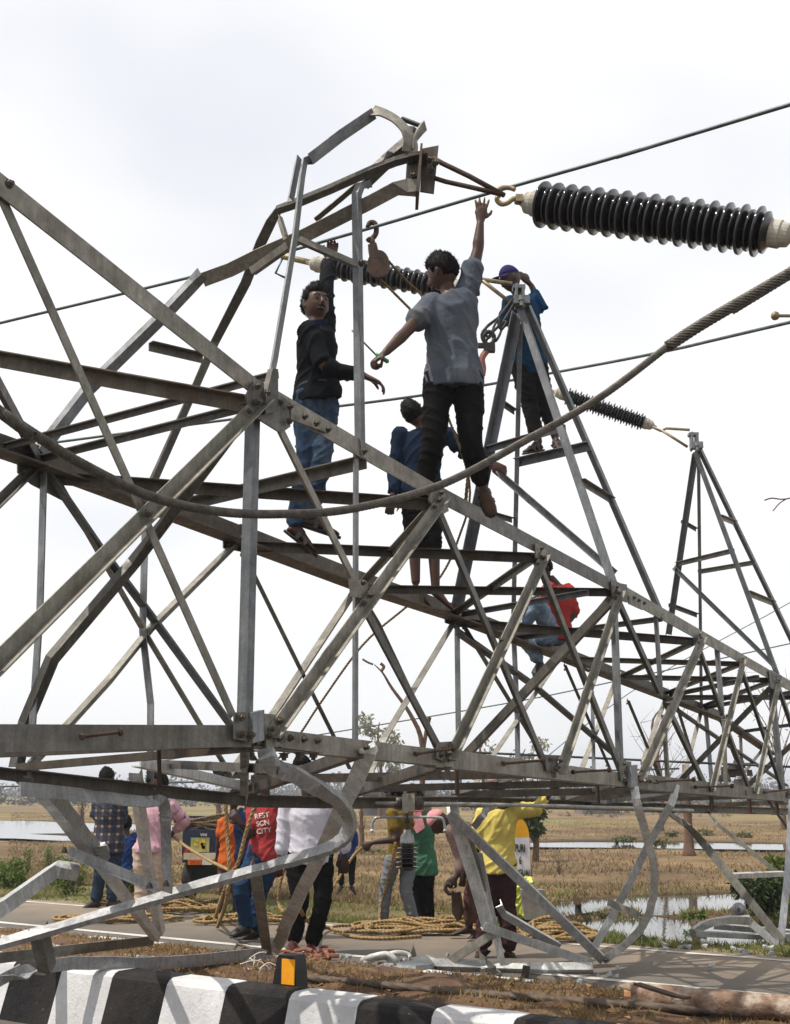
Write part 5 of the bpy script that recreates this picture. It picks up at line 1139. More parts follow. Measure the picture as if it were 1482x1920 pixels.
pR, _, _ = person('man in crimson lettered T-shirt and bright blue jeans with one foot forward', d, dict(head=(494, 1452), sL=(478, 1510), sR=(520, 1512), eL=(470, 1566), wL=(452, 1546), fL=(444, 1536), eR=(528, 1560), wR=(520, 1596), hL=(484, 1600), hR=(514, 1602), kL=(452, 1662), aL=(462, 1738), tL=(440, 1752), kR=(486, 1680), aR=(482, 1742), tR=(462, 1758)),
 scal(322, 490, 1600, d), (-.75, -.5, 0), 'redt', 'bjean', (-.8, .3, -.2), dict(sL=.1, sR=-.05, kL=-.3, aL=-.15, tL=-.3, wL=-.2, eL=-.1, fL=-.2), .75, 1.95, skinm='skind', seed=11, group=GP, shoes='shoe', curl=(1.2, .5), hem=.05, vox=.012)
def textmesh(s, size, parent, loc, right, up_, m, name='lettering', ext=.003, xs=1.0):
    cu = bpy.data.curves.new(name, 'FONT'); cu.body = s; cu.size = size; cu.extrude = ext; cu.align_x = 'CENTER'; cu.offset = size * .02 
    ob = bpy.data.objects.new(name, cu); COL.objects.link(ob); dg = bpy.context.evaluated_depsgraph_get(); me = bpy.data.meshes.new_from_object(ob.evaluated_get(dg))
    bpy.data.objects.remove(ob); bpy.data.curves.remove(cu)
    right = right.normalized(); up_ = (up_ - right * up_.dot(right)).normalized(); nn = right.cross(up_)
    me.transform(Matrix.Diagonal((xs, 1, 1, 1))); mx_ = Matrix((right, up_, nn)).transposed().to_4x4(); mx_.translation = loc; me.transform(mx_)
    return mko(name, me, m, parent)
shR = [c for c in pR.children if c.name.startswith('shirt')][0]
def onshirt(ob, px, py):
    dg = bpy.context.evaluated_depsgraph_get(); mw = Matrix.Translation(wloc(ob)); o_ = Vector((0, 0, CAM_H)) - wloc(ob); ok, hit, nrm, _ = ob.ray_cast(o_, ray(px, py).normalized())
    return (hit + wloc(ob), nrm) if ok else (None, None)
bpy.context.view_layer.update()
def conform(tobj, cobj):
    me = tobj.data; bmx = bmesh.new(); bmx.from_mesh(me); bmesh.ops.triangulate(bmx, faces=bmx.faces); bmesh.ops.subdivide_edges(bmx, edges=bmx.edges, cuts=2); off = wloc(tobj); o2 = wloc(cobj)
    for vv in bmx.verts:
        w = vv.co + off; cam0 = Vector((0, 0, CAM_H)); ok, hit, nrm, _ = cobj.ray_cast(cam0 - o2, (w - cam0).normalized())
        if ok: vv.co = hit + o2 + nrm * .004 - off
    bmx.to_mesh(me); bmx.free()
for row, (tx, py) in enumerate((('REST', 1536), ('SCN', 1550), ('CITY', 1564))):
    h_, n_ = onshirt(shR, 489 + row * 2, py - 6)
    if h_ is not None: conform(textmesh(tx, .07, shR, h_ + Vector((.02, -.035, -.02)), Vector((.96, -.05, .16)), Vector((-.1, 0, 1)), M['whited'], ext=.0), shR)
d = Dg(575, 1790)
person('man in white long-sleeved shirt and black trousers looking down in pink flip-flops', d, dict(head=(569, 1448), sL=(540, 1508), sR=(618, 1506), eL=(532, 1562), wL=(526, 1604), eR=(646, 1560), wR=(646, 1600), hL=(556, 1604), hR=(604, 1604), kL=(562, 1690), aL=(552, 1762), tL=(544, 1782), kR=(606, 1690), aR=(586, 1768), tR=(578, 1788)),
 scal(362, 580, 1600, d), (.1, -1, 0), 'white', 'dkpants', (.25, -1, -.55), dict(kL=-.08, kR=-.08, tL=-.15, tR=-.15, wL=-.05), 1.8, 1.95, skinm='skind', seed=12, group=GP, shoes='pinkf', hem=.04, loose=.012, vox=.012, wr=.006, collar=True)
d = Dg(650, 1666)
person('small distant man in blue shirt standing on the grass verge', d, dict(head=(650, 1538), sL=(638, 1560), sR=(664, 1560), eL=(634, 1580), wL=(640, 1600), eR=(668, 1580), wR=(662, 1600), hL=(642, 1604), hR=(660, 1604), kL=(640, 1634), aL=(640, 1658), tL=(638, 1664), kR=(660, 1634), aR=(660, 1658), tR=(662, 1664)),
 scal(142, 650, 1600, d), (.1, -1, 0), 'blue', 'dkpants', None, {}, 1.3, 1.95, skinm='skind', seed=13, group=GP, vox=.015)
d = Dg(715, 1742)
person('man in mustard striped shirt and grey jeans hauling a rope to the left', d, dict(head=(738, 1492), sL=(734, 1524), sR=(764, 1522), eL=(744, 1574), wL=(700, 1580), fL=(684, 1586), eR=(768, 1564), wR=(772, 1600), hL=(738, 1610), hR=(766, 1612), kL=(724, 1666), aL=(718, 1724), tL=(692, 1738), kR=(762, 1670), aR=(776, 1724), tR=(766, 1736)),
 scal(262, 742, 1610, d), (-.9, -.3, 0), 'olive', 'greyjean', (-.9, -.2, -.3), dict(sL=-.12, sR=.12, eL=-.2, wL=-.2, fL=-.2, hL=-.05, hR=.08), .62, 1.96, skinm='skind', seed=14, group=GP, shoes='shoe', curl=(1.3, .5), hem=.04, vox=.013)
d = Dg(800, 1732) + .15
pG, _, _ = person('man draped in a long green cloth with a pink checked towel on his shoulder', d, dict(head=(778, 1494), sL=(772, 1530), sR=(800, 1532), eL=(770, 1568), wL=(772, 1600), eR=(806, 1570), wR=(804, 1604), hL=(778, 1618), hR=(800, 1618), kL=(784, 1672), aL=(790, 1720), tL=(780, 1730), kR=(802, 1672), aR=(806, 1720), tR=(804, 1732)),
 scal(258, 785, 1600, d), (-.5, -.8, 0), 'green', 'dkpants', None, dict(sL=-.1, sR=.1), .7, 1.96, skinm='skind', seed=15, group=GP, hem=.14, loose=.02, vox=.013)
mb = MB().add(prism([P(776, 1524, d - .22), P(790, 1522, d - .22), P(797, 1552, d - .24), P(782, 1563, d - .24), P(774, 1550, d - .23)], Vector((0, .03, 0)))).add(prism([P(778, 1520, d - .2), P(794, 1520, d - .2), P(794, 1528, d - .1), P(777, 1528, d - .1)], Vector((0, .16, 0))))
mk('towel', mb.v, mb.f, M['scarf'], pG)
d = Dg(872, 1760)
pB, hB, (rt, fr, uu) = person('man bending forward in brown shirt with a red checked headscarf, hook block in hand', d, dict(head=(824, 1542), sL=(848, 1556), sR=(860, 1548), eL=(866, 1612), wL=(858, 1642), fL=(846, 1654), eR=(876, 1600), wR=(872, 1630), hL=(904, 1606), hR=(916, 1602), kL=(884, 1678), aL=(880, 1738), tL=(850, 1752), kR=(912, 1680), aR=(902, 1742), tR=(884, 1758)),
 scal(315, 880, 1620, d), (-1, -.1, -.2), 'brownc', 'lungi', (-.75, -.1, -.7), dict(sL=-.17, sR=.17, eL=-.2, wL=-.25, fL=-.25, eR=.2, wR=.2, hL=-.1, hR=.1, kL=-.1, kR=.1), 1.7, 1.75, skinm='skind', seed=16, group=GP, shoes=None, curl=(1.2, .5), hair=False, up=(-.7, 0, .6), vox=.013)
S_ = scal(315, 880, 1620, d); mb = capmesh(hB, rt, fr, uu, S_, None, False); mk('headscarf', mb.v, mb.f, M['scarf'], pB, smooth=True)
hb = thing('hook_block', P(848, 1690, d - .3), 'rusty hook and pulley block dangling from the bending man’s hand', 'pulley')
tube('hook', [P(846, 1660, d - .3), P(838, 1658, d - .3), P(836, 1668, d - .3), P(843, 1676, d - .3), P(852, 1672, d - .3)], .02, M['rust'], hb, 4)
for k in range(3): mk('cheek', *prism([P(847 + k * 5, 1676, d - .3), P(856 + k * 5, 1674, d - .3), P(864 + k * 4, 1712, d - .3), P(858 + k * 3, 1730, d - .3), P(848 + k * 3, 1712, d - .3)], Vector((0, .04, 0))), M['rust'], hb).location.y += k * .06
d = Dg(955, 1796)
pY, hY, (rt, fr, uu) = person('man in loose yellow shirt and maroon trousers reaching up with one arm', d, dict(head=(932, 1474), sL=(908, 1522), sR=(962, 1520), eL=(896, 1568), wL=(894, 1598), eR=(1006, 1518), wR=(1034, 1484), fR=(1042, 1464), hL=(918, 1616), hR=(946, 1616), kL=(916, 1694), aL=(906, 1772), tL=(898, 1790), kR=(950, 1694), aR=(956, 1776), tR=(962, 1796)),
 scal(335, 938, 1610, d), (-.1, 1, 0), 'yellow', 'maroon', (.1, 1, .1), dict(), 1.5, 1.93, skinm='skind', seed=17, group=GP, loose=.012, hem=.10, hair=False, wide=.92, curl=(.5, .9), vox=.012, pw=1.5)
mb = capmesh(hY, rt, fr, uu, scal(335, 938, 1610, d), None, False); mk('headscarf', mb.v, mb.f, M['scarf'], pY, smooth=True)
# ================================================================ ROADSIDE THINGS
# ---- milestone
ms_ = thing('milestone', G(960, 1690), 'white roadside milestone with yellow rounded top and black lettering', 'milestone')
mY = 14.4
def MS(x, y): return P(x, y, mY)
wq = (MS(994, 1600) - MS(954, 1600)).length; z0 = -0.05; cxm = (MS(994, 1600).x + MS(954, 1600).x) / 2; zt = MS(960, 1570).z; ztop = MS(960, 1534).z
mk('stone', *box((cxm, mY + .09, (z0 + zt) / 2), wq / 2, .09, (zt - z0) / 2), M['kerbf'] if False else mat('white_stone_paint', (.66, .64, .70), (.52, .50, .55), 8, .7), ms_)
arcp = [Vector((cxm + math.cos(a) * wq / 2, mY - .001, zt + math.sin(a) * (ztop - zt))) for a in [math.pi * i / 14 for i in range(15)]]
mk('rounded_top', *prism(arcp, Vector((0, .182, 0))), mat('yellow_stone_paint', (.72, .36, .015), (.6, .28, .01), 8, .65), ms_)
M['ink'] = mat('black_lettering', (.02, .02, .02), None, 10, .6)
for tx, yy, sz in (('PURI', 1597, .125), ('6', 1620, .125), ('RANGUALI', 1643, .115), ('1', 1667, .125)):
    textmesh(tx, sz, ms_, Vector((cxm + .01, mY - .006, MS(960, yy).z)), Vector((1, 0, 0)), UP, M['ink'], xs=.5)
mk('plinth', *box((cxm, mY + .09, -.02), wq * .75, .2, .10), M['kerbd'], ms_)
# ---- small truck behind the men
tk = thing('cargo_tempo', G(395, 1694), 'small dark blue cargo tempo seen from the rear behind the orange shirt', 'vehicle')
tY = 16.4
def TK(x, y, d=0): return P(x, y, tY + d)
M['tblue'] = mat('dark_blue_paint', (.012, .02, .05), (.008, .012, .03), 6, .35, 0, .1); M['tblack'] = mat('rubber', (.015, .015, .015), None, 30, .85)
def tbox(nm, x0, y0, x1, y1, d0, d1, m):
    a, b = TK(x0, y1, d0), TK(x1, y0, d0); return mk(nm, *box(((a.x + b.x) / 2, tY + (d0 + d1) / 2, (a.z + b.z) / 2), abs(b.x - a.x) / 2, (d1 - d0) / 2, abs(b.z - a.z) / 2), m, tk)
tbox('cargo_bed', 342, 1562, 462, 1618, 0.02, 1.7, M['tblue']); tbox('tailgate', 341, 1556, 463, 1604, -.04, .02, M['tblue'])
tg = tbox('tailgate_picture', 357, 1571, 393, 1598, -.05, -.038, mat('painted_field', (.42, .40, .16), (.16, .22, .07), 5, .6))
for k in range(7):
    c = TK(random.uniform(366, 388), random.uniform(1576, 1595), -.056); r_ = random.uniform(.02, .035)
    mk('painted_flower', *prism([c + Vector((math.cos(a) * r_, 0, math.sin(a) * r_)) for a in [i * math.pi / 5 for i in range(10)]], Vector((0, .004, 0))), mat('yellow_flower_paint', (.70, .45, .02), None, 20, .6), tk)
textmesh('VINI', .05, tk, TK(382, 1568, -.06), Vector((1, 0, 0)), UP, M['whited'])
tbox('bumper', 344, 1600, 460, 1612, -.10, -.02, mat('cream_bumper', (.50, .45, .34), (.34, .30, .22), 9, .6)); tbox('number_plate', 352, 1612, 378, 1622, -.13, -.11, mat('orange_plate', (.60, .16, .02), None, 20, .5)); tbox('number_plate', 379, 1612, 398, 1622, -.13, -.11, M['whited'])
textmesh('2416', .07, tk, TK(365, 1620, -.14), Vector((1, 0, 0)), UP, mat('red_lettering', (.45, .03, .02), None, 10, .5))
tbox('axle_housing', 352, 1624, 452, 1652, .1, .5, M['tblack'])
for x in (352, 452):
    c = TK(x, 1660, .1); c.z = .24
    o = mk('wheel', *lathe(c + Vector((-.09, .2, 0)), c + Vector((1, .2, 0)), [(0, 0), (0, .14), (.01, .23), (.05, .245), (.13, .245), (.17, .23), (.18, .14), (.18, 0)], 24), M['tblack'], tk, smooth=False)
    mk('rim', *lathe(c + Vector((-.095, .2, 0)), c + Vector((1, .2, 0)), [(0, 0), (0, .12), (.19, .12), (.19, 0)], 18), M['steelb'], o)
for x in (346, 404): tbox('tail_lamp', x, 1592, x + 8, 1600, -.06, -.04, mat('red_lens', (.35, .02, .01), None, 20, .25))
tbox('corner_post', 346, 1546, 354, 1562, -.02, .06, M['tblack']); tbox('cab', 348, 1530, 456, 1562, 1.1, 1.9, M['tblue'])
# ---- rope coils
def coil(name, c, rx, ry, turns, r, label, seed, h=.16, m='rope', lumps=0):
    g = random.Random(seed); pts = []; n = int(turns * 20); p1, p2, p3 = g.uniform(0, 6), g.uniform(0, 6), g.uniform(0, 6)
    for i in range(n):
        a = 2 * math.pi * i / 20; k = i / n; w = .62 + .22 * math.sin(i * .21 + p1) + .10 * math.sin(i * .57 + p2)
        x = math.cos(a) * w + .30 * math.cos(a * .37 + p2) + .12 * math.cos(a * 2.6 + p3); y = math.sin(a) * w + .38 * math.sin(a * .29 + p3) + .18 * math.sin(a * 2.3 + p1)
        rr = min(1.0, math.hypot(x, y)); z = r + h * (1 - rr * .8) * (.35 + .65 * abs(noise.noise(Vector((i * .11, seed, 4)))) * 1.6) * (.3 + .7 * k) + r * 1.2 * abs(math.sin(a * 1.7 + p1))
        pts.append(Vector(c) + Vector((x * rx, y * ry, max(r * .9, z))))
    v, f = strand(spline(pts, 2), r, 3, r * 6, r * 1.1, 4, .42)
    return mk(name, v, f, M[m], smooth=True, label=label, cat='rope', group='rope coils on the road')
coil('rope_coil', G(225, 1728), .62, .30, 10, .019, 'flat yellow rope coil lying on the road in front of the cream trousers', 1, .16)
coil('rope_coil', G(208, 1698), .20, .14, 8, .019, 'tight brown rope bundle by the plaid man’s shoes', 2, .26, 'ropeold')
coil('rope_coil', G(340, 1712), .42, .30, 13, .02, 'tangled heap of rope under the rear of the tempo', 3, .42)
coil('rope_coil', G(465, 1732), .60, .20, 6, .02, 'rope coil behind the man in blue jeans', 4, .2)
coil('rope_coil', G(770, 1750), .72, .28, 13, .02, 'wide yellow rope coil at the feet of the man in grey jeans', 5, .26)
coil('rope_coil', G(862, 1744), .34, .22, 6, .02, 'small rope heap beside the bending man’s bare foot', 6, .28)
coil('rope_coil', G(1035, 1764), .52, .28, 11, .021, 'thick rope heap between the bag and the pond', 7, .38)
_c = TK(400, 1556, .6)
for k in range(6):
    pp = [_c + Vector((math.cos(a) * (.42 + .05 * k), math.sin(a) * .3, .03 + .03 * k + .05 * math.sin(a * 3 + k))) for a in [i * math.pi / 9 for i in range(19)]]
    v, f = strand(pp, .022, 3, .14, .03, 4, .4); mk('load_rope', v, f, M['ropeold'], tk, smooth=True)
rope('rope', [G(560, 1700, .5), G(580, 1730, .2), G(620, 1742, .02), G(660, 1756, .02), G(720, 1760, .02), G(790, 1756, .02)], .019, 'single rope trailing along the road behind the white shirt man')
rope('rope', [P(423, 1500, 11.6), P(426, 1560, 11.6), P(430, 1630, 11.5), P(424, 1690, 11.6), G(408, 1738, .03)], .022, 'upright yellow rope in front of the orange shirt')
rope('rope', [P(482, 1500, 11.4), P(462, 1560, 11.4), P(446, 1620, 11.4), P(432, 1640, 11.5), P(414, 1690, 11.8), G(404, 1722, .03)], .022, 'slanting yellow rope in front of the red T-shirt')
rope('rope', [P(322, 1566, 14.2), P(350, 1588, 13.6), P(390, 1612, 12.8), P(430, 1632, 12)], .019, 'rope stretched from the pink shirt man to the upright rope')
rope('rope', [P(684, 1586, 13.0), P(664, 1604, 12.6), P(640, 1640, 12.4), P(600, 1700, 12.2), G(560, 1740, .03)], .017, 'rope held by the man in the mustard shirt leading left')
rope('rope', [P(742, 1580, 12.7), P(730, 1640, 12.8), P(714, 1700, 12.9), G(712, 1740, .03)], .018, 'rope hanging straight down beside grey jeans')
rope('rope', [P(548, 1600, 11.3), P(530, 1640, 11.3), P(522, 1690, 11.3), P(534, 1720, 11.3), G(520, 1744, .03)], .018, 'rope loop hanging between red T-shirt and white shirt')
# ---- bag
bgp = G(985, 1720)
bg_ = thing('carrier_bag', bgp, 'crumpled yellow-green plastic bag standing by the milestone', 'bag')
mb = MB(); rings = []
for k in range(9):
    t_ = k / 8; w = .17 * (1 - .55 * t_) ; rings.append((bgp + Vector((.02 * t_, 0, .02 + .42 * t_)), Vector((w, 0, 0)), Vector((0, w * .6, 0))))
mb.add(ringloft(rings, 16)); M['bag'] = mat('yellow_plastic', (.62, .62, .12), (.36, .44, .10), 7, .35, 0, .7, 14, .03)
mko('sack', remesh(mb, .014, 1, .045, 7, 3), M['bag'], bg_, smooth=True)
mk('handle', *sweep([bgp + Vector((-.06, 0, .38)), bgp + Vector((-.12, 0, .30)), bgp + Vector((-.22, -.03, .12)), bgp + Vector((-.24, -.03, .02))], flat(.09, .03), (0, 1, 0)), M['bag'], bg_)
# ---- concrete blocks beside it
for (x, y, lb, w) in ((1006, 1724, 'grey tilted concrete stone right of the carrier bag', .16), (936, 1718, 'pale concrete block behind the yellow shirt man’s legs', .3)):
    c = G(x, y); mk('concrete_block', *box(c + Vector((0, .1, .16)), w, .1, .17, Vector((1, 0, 0)), Vector((0, 1, 0)), Vector((-.2, 0, 1)).normalized(), .85), mat('rough_concrete', (.22, .20, .18), (.13, .12, .11), 9, .9, 0, .5), label=lb, cat='block')
# ---- reflector on the kerb
rfp = RP(rs(G(546, 1846, .31)), 5.80, .30)
rf = thing('kerb_reflector', rfp, 'black plastic kerb marker with an orange reflector plate', 'reflector')
ax = RD; ay = RN
mk('housing', *prism([rfp + ax * x + UP * z - ay * .05 for x, z in ((-.105, -.01), (.085, -.01), (.075, .10), (.066, .165), (.05, .182), (-.055, .182), (-.072, .165))], ay * .11), mat('black_plastic', (.012, .012, .013), None, 20, .45), rf)
mk('reflector_plate', *box(rfp - ay * .056 + UP * .09 + ax * .022, .048, .004, .072, ax, ay, UP), mat('orange_reflector', (.85, .36, .015), (.75, .30, .01), 30, .3, 0, .4, 200, .002), rf)
# ---- log
def log_():
    a, b = G(1178, 1866, .31), G(1640, 1905, .31); T = (b - a).normalized(); t = thing('log', a, 'thick barked tree log lying on the median at lower right', 'log')
    v = []; f = []; n, m = 34, 22; L = (b - a).length; U = T.cross(UP).normalized(); Vv = U.cross(T)
    for i in range(n + 1):
        for j in range(m):
            an = 2 * math.pi * j / m; r = .070 * (1 - .1 * i / n) * (1 + .18 * noise.noise(Vector((i * .25, math.cos(an) * 2, math.sin(an) * 2))) + .11 * noise.noise(Vector((i * .9, math.cos(an) * 5, math.sin(an) * 5))))
            dx = (.05 * math.sin(an * 2 + 1) + .04 * math.cos(an * 3)) if i == 0 else 0
            v.append(a + T * (L * i / n + dx) + (U * math.cos(an) + Vv * math.sin(an)) * r * (.8 if i == 0 else 1))
    for i in range(n):
        for j in range(m): f.append((i * m + j, i * m + (j + 1) % m, (i + 1) * m + (j + 1) % m, (i + 1) * m + j))
    f.append(tuple(range(m - 1, -1, -1)))
    mk('trunk', v, f, mat('flaking_bark', (.20, .13, .09), (.09, .055, .04), 9, .9, 0, .8, 26, .02, (.42, .37, .31)), t, smooth=True)
    c = a + T * .04
    mk('bare_wood', *prism([c - T * .05 + (U * math.cos(x) + Vv * math.sin(x)) * .05 for x in [i * math.pi / 6 for i in range(12)]], T * .05), mat('split_wood', (.36, .20, .09), (.24, .12, .05), 14, .8), t)
    mk('bark_strip', *sweep(spline([G(1195, 1845, .44), G(1230, 1856, .43), G(1262, 1866, .42), G(1290, 1872, .42)], 4), flat(.05, .012), (0, 0, 1)), M['rust'], t)
log_()
# ---- cables on the median
v, f = strand(spline([G(440, 1812, .22), G(560, 1832, .27), G(700, 1846, .27), G(840, 1860, .26), G(1000, 1872, .26), G(1160, 1884, .27), G(1340, 1896, .27), G(1560, 1912, .27)], 8), .026, 4, .55, .03, 5, .16)
mk('fallen_cable', v, f, M['oldcable'], smooth=True, label='long brown twisted cable lying along the median soil', cat='cable')
v, f = strand(spline([G(-20, 1756, .22), G(60, 1768, .22), G(130, 1784, .24), G(210, 1796, .22), G(280, 1800, .24), G(380, 1812, .20), G(470, 1824, .22), G(540, 1834, .22)], 8), .030, 6, .30, .022, 5, .22)
mk('fallen_cable', v, f, M['cablel'], smooth=True, label='bright frayed aluminium cable lying on the median at left', cat='cable')
# ---- aluminium yoke and steel scraps
yk = thing('aluminium_yoke', G(730, 1806, .06), 'bright aluminium clamp loop lying on the road by the far kerb', 'clamp')
YK = [G(680, 1802, .05), G(700, 1794, .12), G(726, 1790, .14), G(740, 1800, .10), G(732, 1808, .06)]
tube('loop', YK, .026, M['cap'] if False else mat('cast_aluminium', (.62, .62, .58), (.45, .45, .42), 16, .4, .3, .2), yk, 5, 10); tube('loop', [G(684, 1806, .05), G(706, 1798, .1), G(724, 1796, .1), G(736, 1806, .06)], .02, bpy.data.materials['cast_aluminium'], yk, 5, 10)
tube('loop', [G(722, 1792, .12), G(744, 1787, .14), G(764, 1790, .12), G(768, 1800, .08), G(744, 1804, .05)], .022, bpy.data.materials['cast_aluminium'], yk, 5, 10)
mk('web', *box(G(740, 1800, .07), .05, .06, .05), bpy.data.materials['cast_aluminium'], yk)
for k, (pix, lb, mt) in enumerate(((((708, 1812), (752, 1812), (790, 1798), (796, 1802), (814, 1816), (780, 1820)), 'torn grey sheet of pylon steel on the road in front of the yoke', 'steelg'), (((766, 1799), (782, 1801), (775, 1777)), 'small upright tan steel shard behind the torn sheet', 'steelt'))):
    q = [G(x, y, .05) for x, y in pix]
    if k: q = [P(x, y, q[0].y) for x, y in pix]
    mk('steel_scrap', *prism(q, Vector((0, .03, .03))), M[mt], label=lb, cat='scrap')
# debris chips
M['chip'] = mat('broken_porcelain', (.40, .41, .43), (.2, .21, .22), 20, .35)
db = []
for k, (x, y) in enumerate(((612, 1794), (640, 1802), (655, 1800), (840, 1797), (905, 1826), (1120, 1835), (1142, 1832), (1156, 1837), (1088, 1846), (1160, 1822), (1230, 1812), (1330, 1818), (300, 1712), (126, 1690), (1245, 1776), (1250, 1784), (1280, 1779), (1292, 1781), (1320, 1780), (1376, 1784), (1392, 1789), (1400, 1792), (1442, 1782), (1446, 1794), (870, 1792))):
    c = G(x, y, .012 if y > 1795 or x < 700 else -.01); n = random.randint(5, 7); r_ = random.uniform(.025, .06) if x > 1200 else random.uniform(.015, .04)
    o = mk('debris_chip', *prism([c + Vector((math.cos(a) * r_ * random.uniform(.6, 1.3), math.sin(a) * r_ * random.uniform(.5, 1), random.uniform(0, .03))) for a in sorted(random.uniform(0, 6.28) for _ in range(n))], Vector((.005, 0, .022))), M['chip'], label='pale broken porcelain chip on the ground around the fallen pylon', cat='debris', group='broken chips on the ground')
rp = thing('rusty_fittings', G(600, 1794), 'heap of rusty shackles and bolts behind the white shirt man’s feet', 'fittings')
for k in range(26):
    c = G(random.uniform(534, 622), random.uniform(1782, 1806), .02 + random.uniform(0, .06)); e = Vector((random.uniform(-1, 1), random.uniform(-1, 1), random.uniform(-.3, .3))).normalized() * random.uniform(.04, .13)
    mk('fitting', *sweep([c - e, c - e * .2 + Vector((0, 0, .02)), c + e], circ(random.uniform(.010, .024), 6), (0, .3, 1)), mat('red_rust', (.26, .10, .06), (.12, .05, .03), 30, .8) if k == 0 else bpy.data.materials['red_rust'], rp)
hk = thing('iron_hook_loop', G(460, 1778), 'black iron wire loop lying on the road line', 'loop')
tube('wire', [G(445, 1772, .05), G(438, 1782, .03), G(446, 1786, .03), G(462, 1776, .05), G(490, 1790, .03), G(500, 1796, .03)], .014, M['plate'], hk, 6); tube('wire', [G(444, 1770, .06), G(470, 1778, .04), G(500, 1788, .04)], .012, M['plate'], hk, 6)
# ---- shrubs
def leaf_cloud(name, cs, n, ls, m, parent, seed, droop=0.2):
    r = np.random.default_rng(seed); v = []; f = []
    for k in range(n):
        c, rad = cs[k % len(cs)]; d_ = r.normal(size=3); d_ /= np.linalg.norm(d_); p = Vector(c) + Vector(d_ * np.array(rad) * r.uniform(.25, 1.05) ** .6)
        e = Vector(r.normal(size=3)).normalized(); e.z -= droop; e.normalize(); s = e.orthogonal().normalized(); s = (s * math.cos(k) + e.cross(s) * math.sin(k)); L = ls * r.uniform(.6, 1.4); b = len(v)
        v += [p, p + e * L * .5 + s * L * .22, p + e * L - UP * L * .1, p + e * L * .5 - s * L * .22]; f.append((b, b + 1, b + 2, b + 3))
    return mk(name, v, f, m, parent)
M['leafg'] = leafmat('bush_leaves', (.10, .15, .03), (.05, .09, .018), (.20, .24, .06), .3, 9); M['leafd'] = leafmat('dark_leaves', (.05, .075, .025), (.025, .04, .014), (.10, .115, .05), .25, 5); M['stem'] = mat('bark', (.14, .085, .055), (.075, .045, .03), 12, .9, 0, .6, 40, .01); M['redbark'] = mat('red_bark', (.13, .075, .05), (.075, .042, .03), 7, .9, 0, .7, 22, .02)
M['leafp'] = leafmat('hazed_leaves', (.24, .24, .17), (.17, .17, .12), None, .35, 3)  # haze in front of the distant trees put into a paler leaf colour
M['leafo'] = leafmat('olive_leaves', (.15, .15, .06), (.10, .10, .04), None, .3, 5)
def shrub(x, y, w, h, n, ls, label, m='leafg', seed=1, D=None, nm='shrub', cat='shrub'):
    b = G(x, y, -.1); s = mpp(b); t = thing(nm, b, label, cat); W, Hh = w * s, h * s; r = random.Random(seed)
    cs = [(b + Vector((r.uniform(-.7, .7) * W, r.uniform(-.5, .5) * W, Hh * r.uniform(.25, .95))), (W * .38, W * .38, Hh * .22)) for _ in range(9)]
    leaf_cloud('foliage', cs, n, ls, M[m], t, seed)
    mb = MB()
    for c, _ in cs: mb.add(sweep(spline([b, b.lerp(c, .5) + Vector((r.uniform(-.05, .05), 0, .05)), c], 3), circ(.008, 5), (0, .3, 1), scale=[1.6 - 1.1 * i / 6 for i in range(7)]))
    mk('stem', mb.v, mb.f, M['stem'], t); return t
shrub(20, 1668, 40, 50, 1500, .07, 'dense green shrub at the far left edge of the verge', 'leafg', 1)
shrub(122, 1686, 34, 80, 900, .06, 'airy light green bush left of the plaid man', 'leafg', 2); shrub(92, 1640, 14, 52, 260, .05, 'slim sapling rising behind the left bushes', 'leafg', 3)
shrub(236, 1690, 24, 66, 600, .07, 'leafy bush between plaid man and blue clothed person', 'leafg', 4); shrub(50, 1640, 10, 46, 160, .05, 'thin weed stem behind the far left shrub', 'leafg', 5)
shrub(1432, 1746, 50, 100, 3600, .075, 'large tangled green bush on the bank at right', 'leafd', 6); shrub(1470, 1730, 32, 110, 1200, .07, 'bright leafed bush at the right edge behind the leaning strut', 'leafg', 7)
shrub(1212, 1778, 20, 24, 300, .05, 'small weed clump at the pond corner by the road', 'leafg', 8); shrub(1300, 1722, 26, 12, 300, .05, 'low weeds on the mud bar between the two ponds', 'leafg', 9); shrub(1130, 1722, 40, 8, 260, .04, 'dark weeds along the pond’s left bank', 'leafd', 10)
shrub(1050, 1640, 14, 40, 40, .04, 'bare twiggy bush standing in the brown field', 'leafp', 11)
for k, (x, y, w, h) in enumerate(((1170, 1578, 22, 7), (1230, 1584, 28, 7), (1315, 1566, 22, 8), (1260, 1568, 10, 6), (1395, 1570, 14, 5), (700, 1600, 60, 8), (860, 1602, 40, 9))):
    shrub(x, y, w, h, 200, .13 if y < 1590 else .1, 'low green tuft %s' % ('left of the red trunk by the channel', 'at the channel’s bend left of the red trunk', 'right of the red trunk beyond the channel', 'small and round just behind the red trunk', 'far right beyond the channel', 'in tall grass behind the distant man', 'in tall grass behind the green cloth')[k], 'leafo', 20 + k)
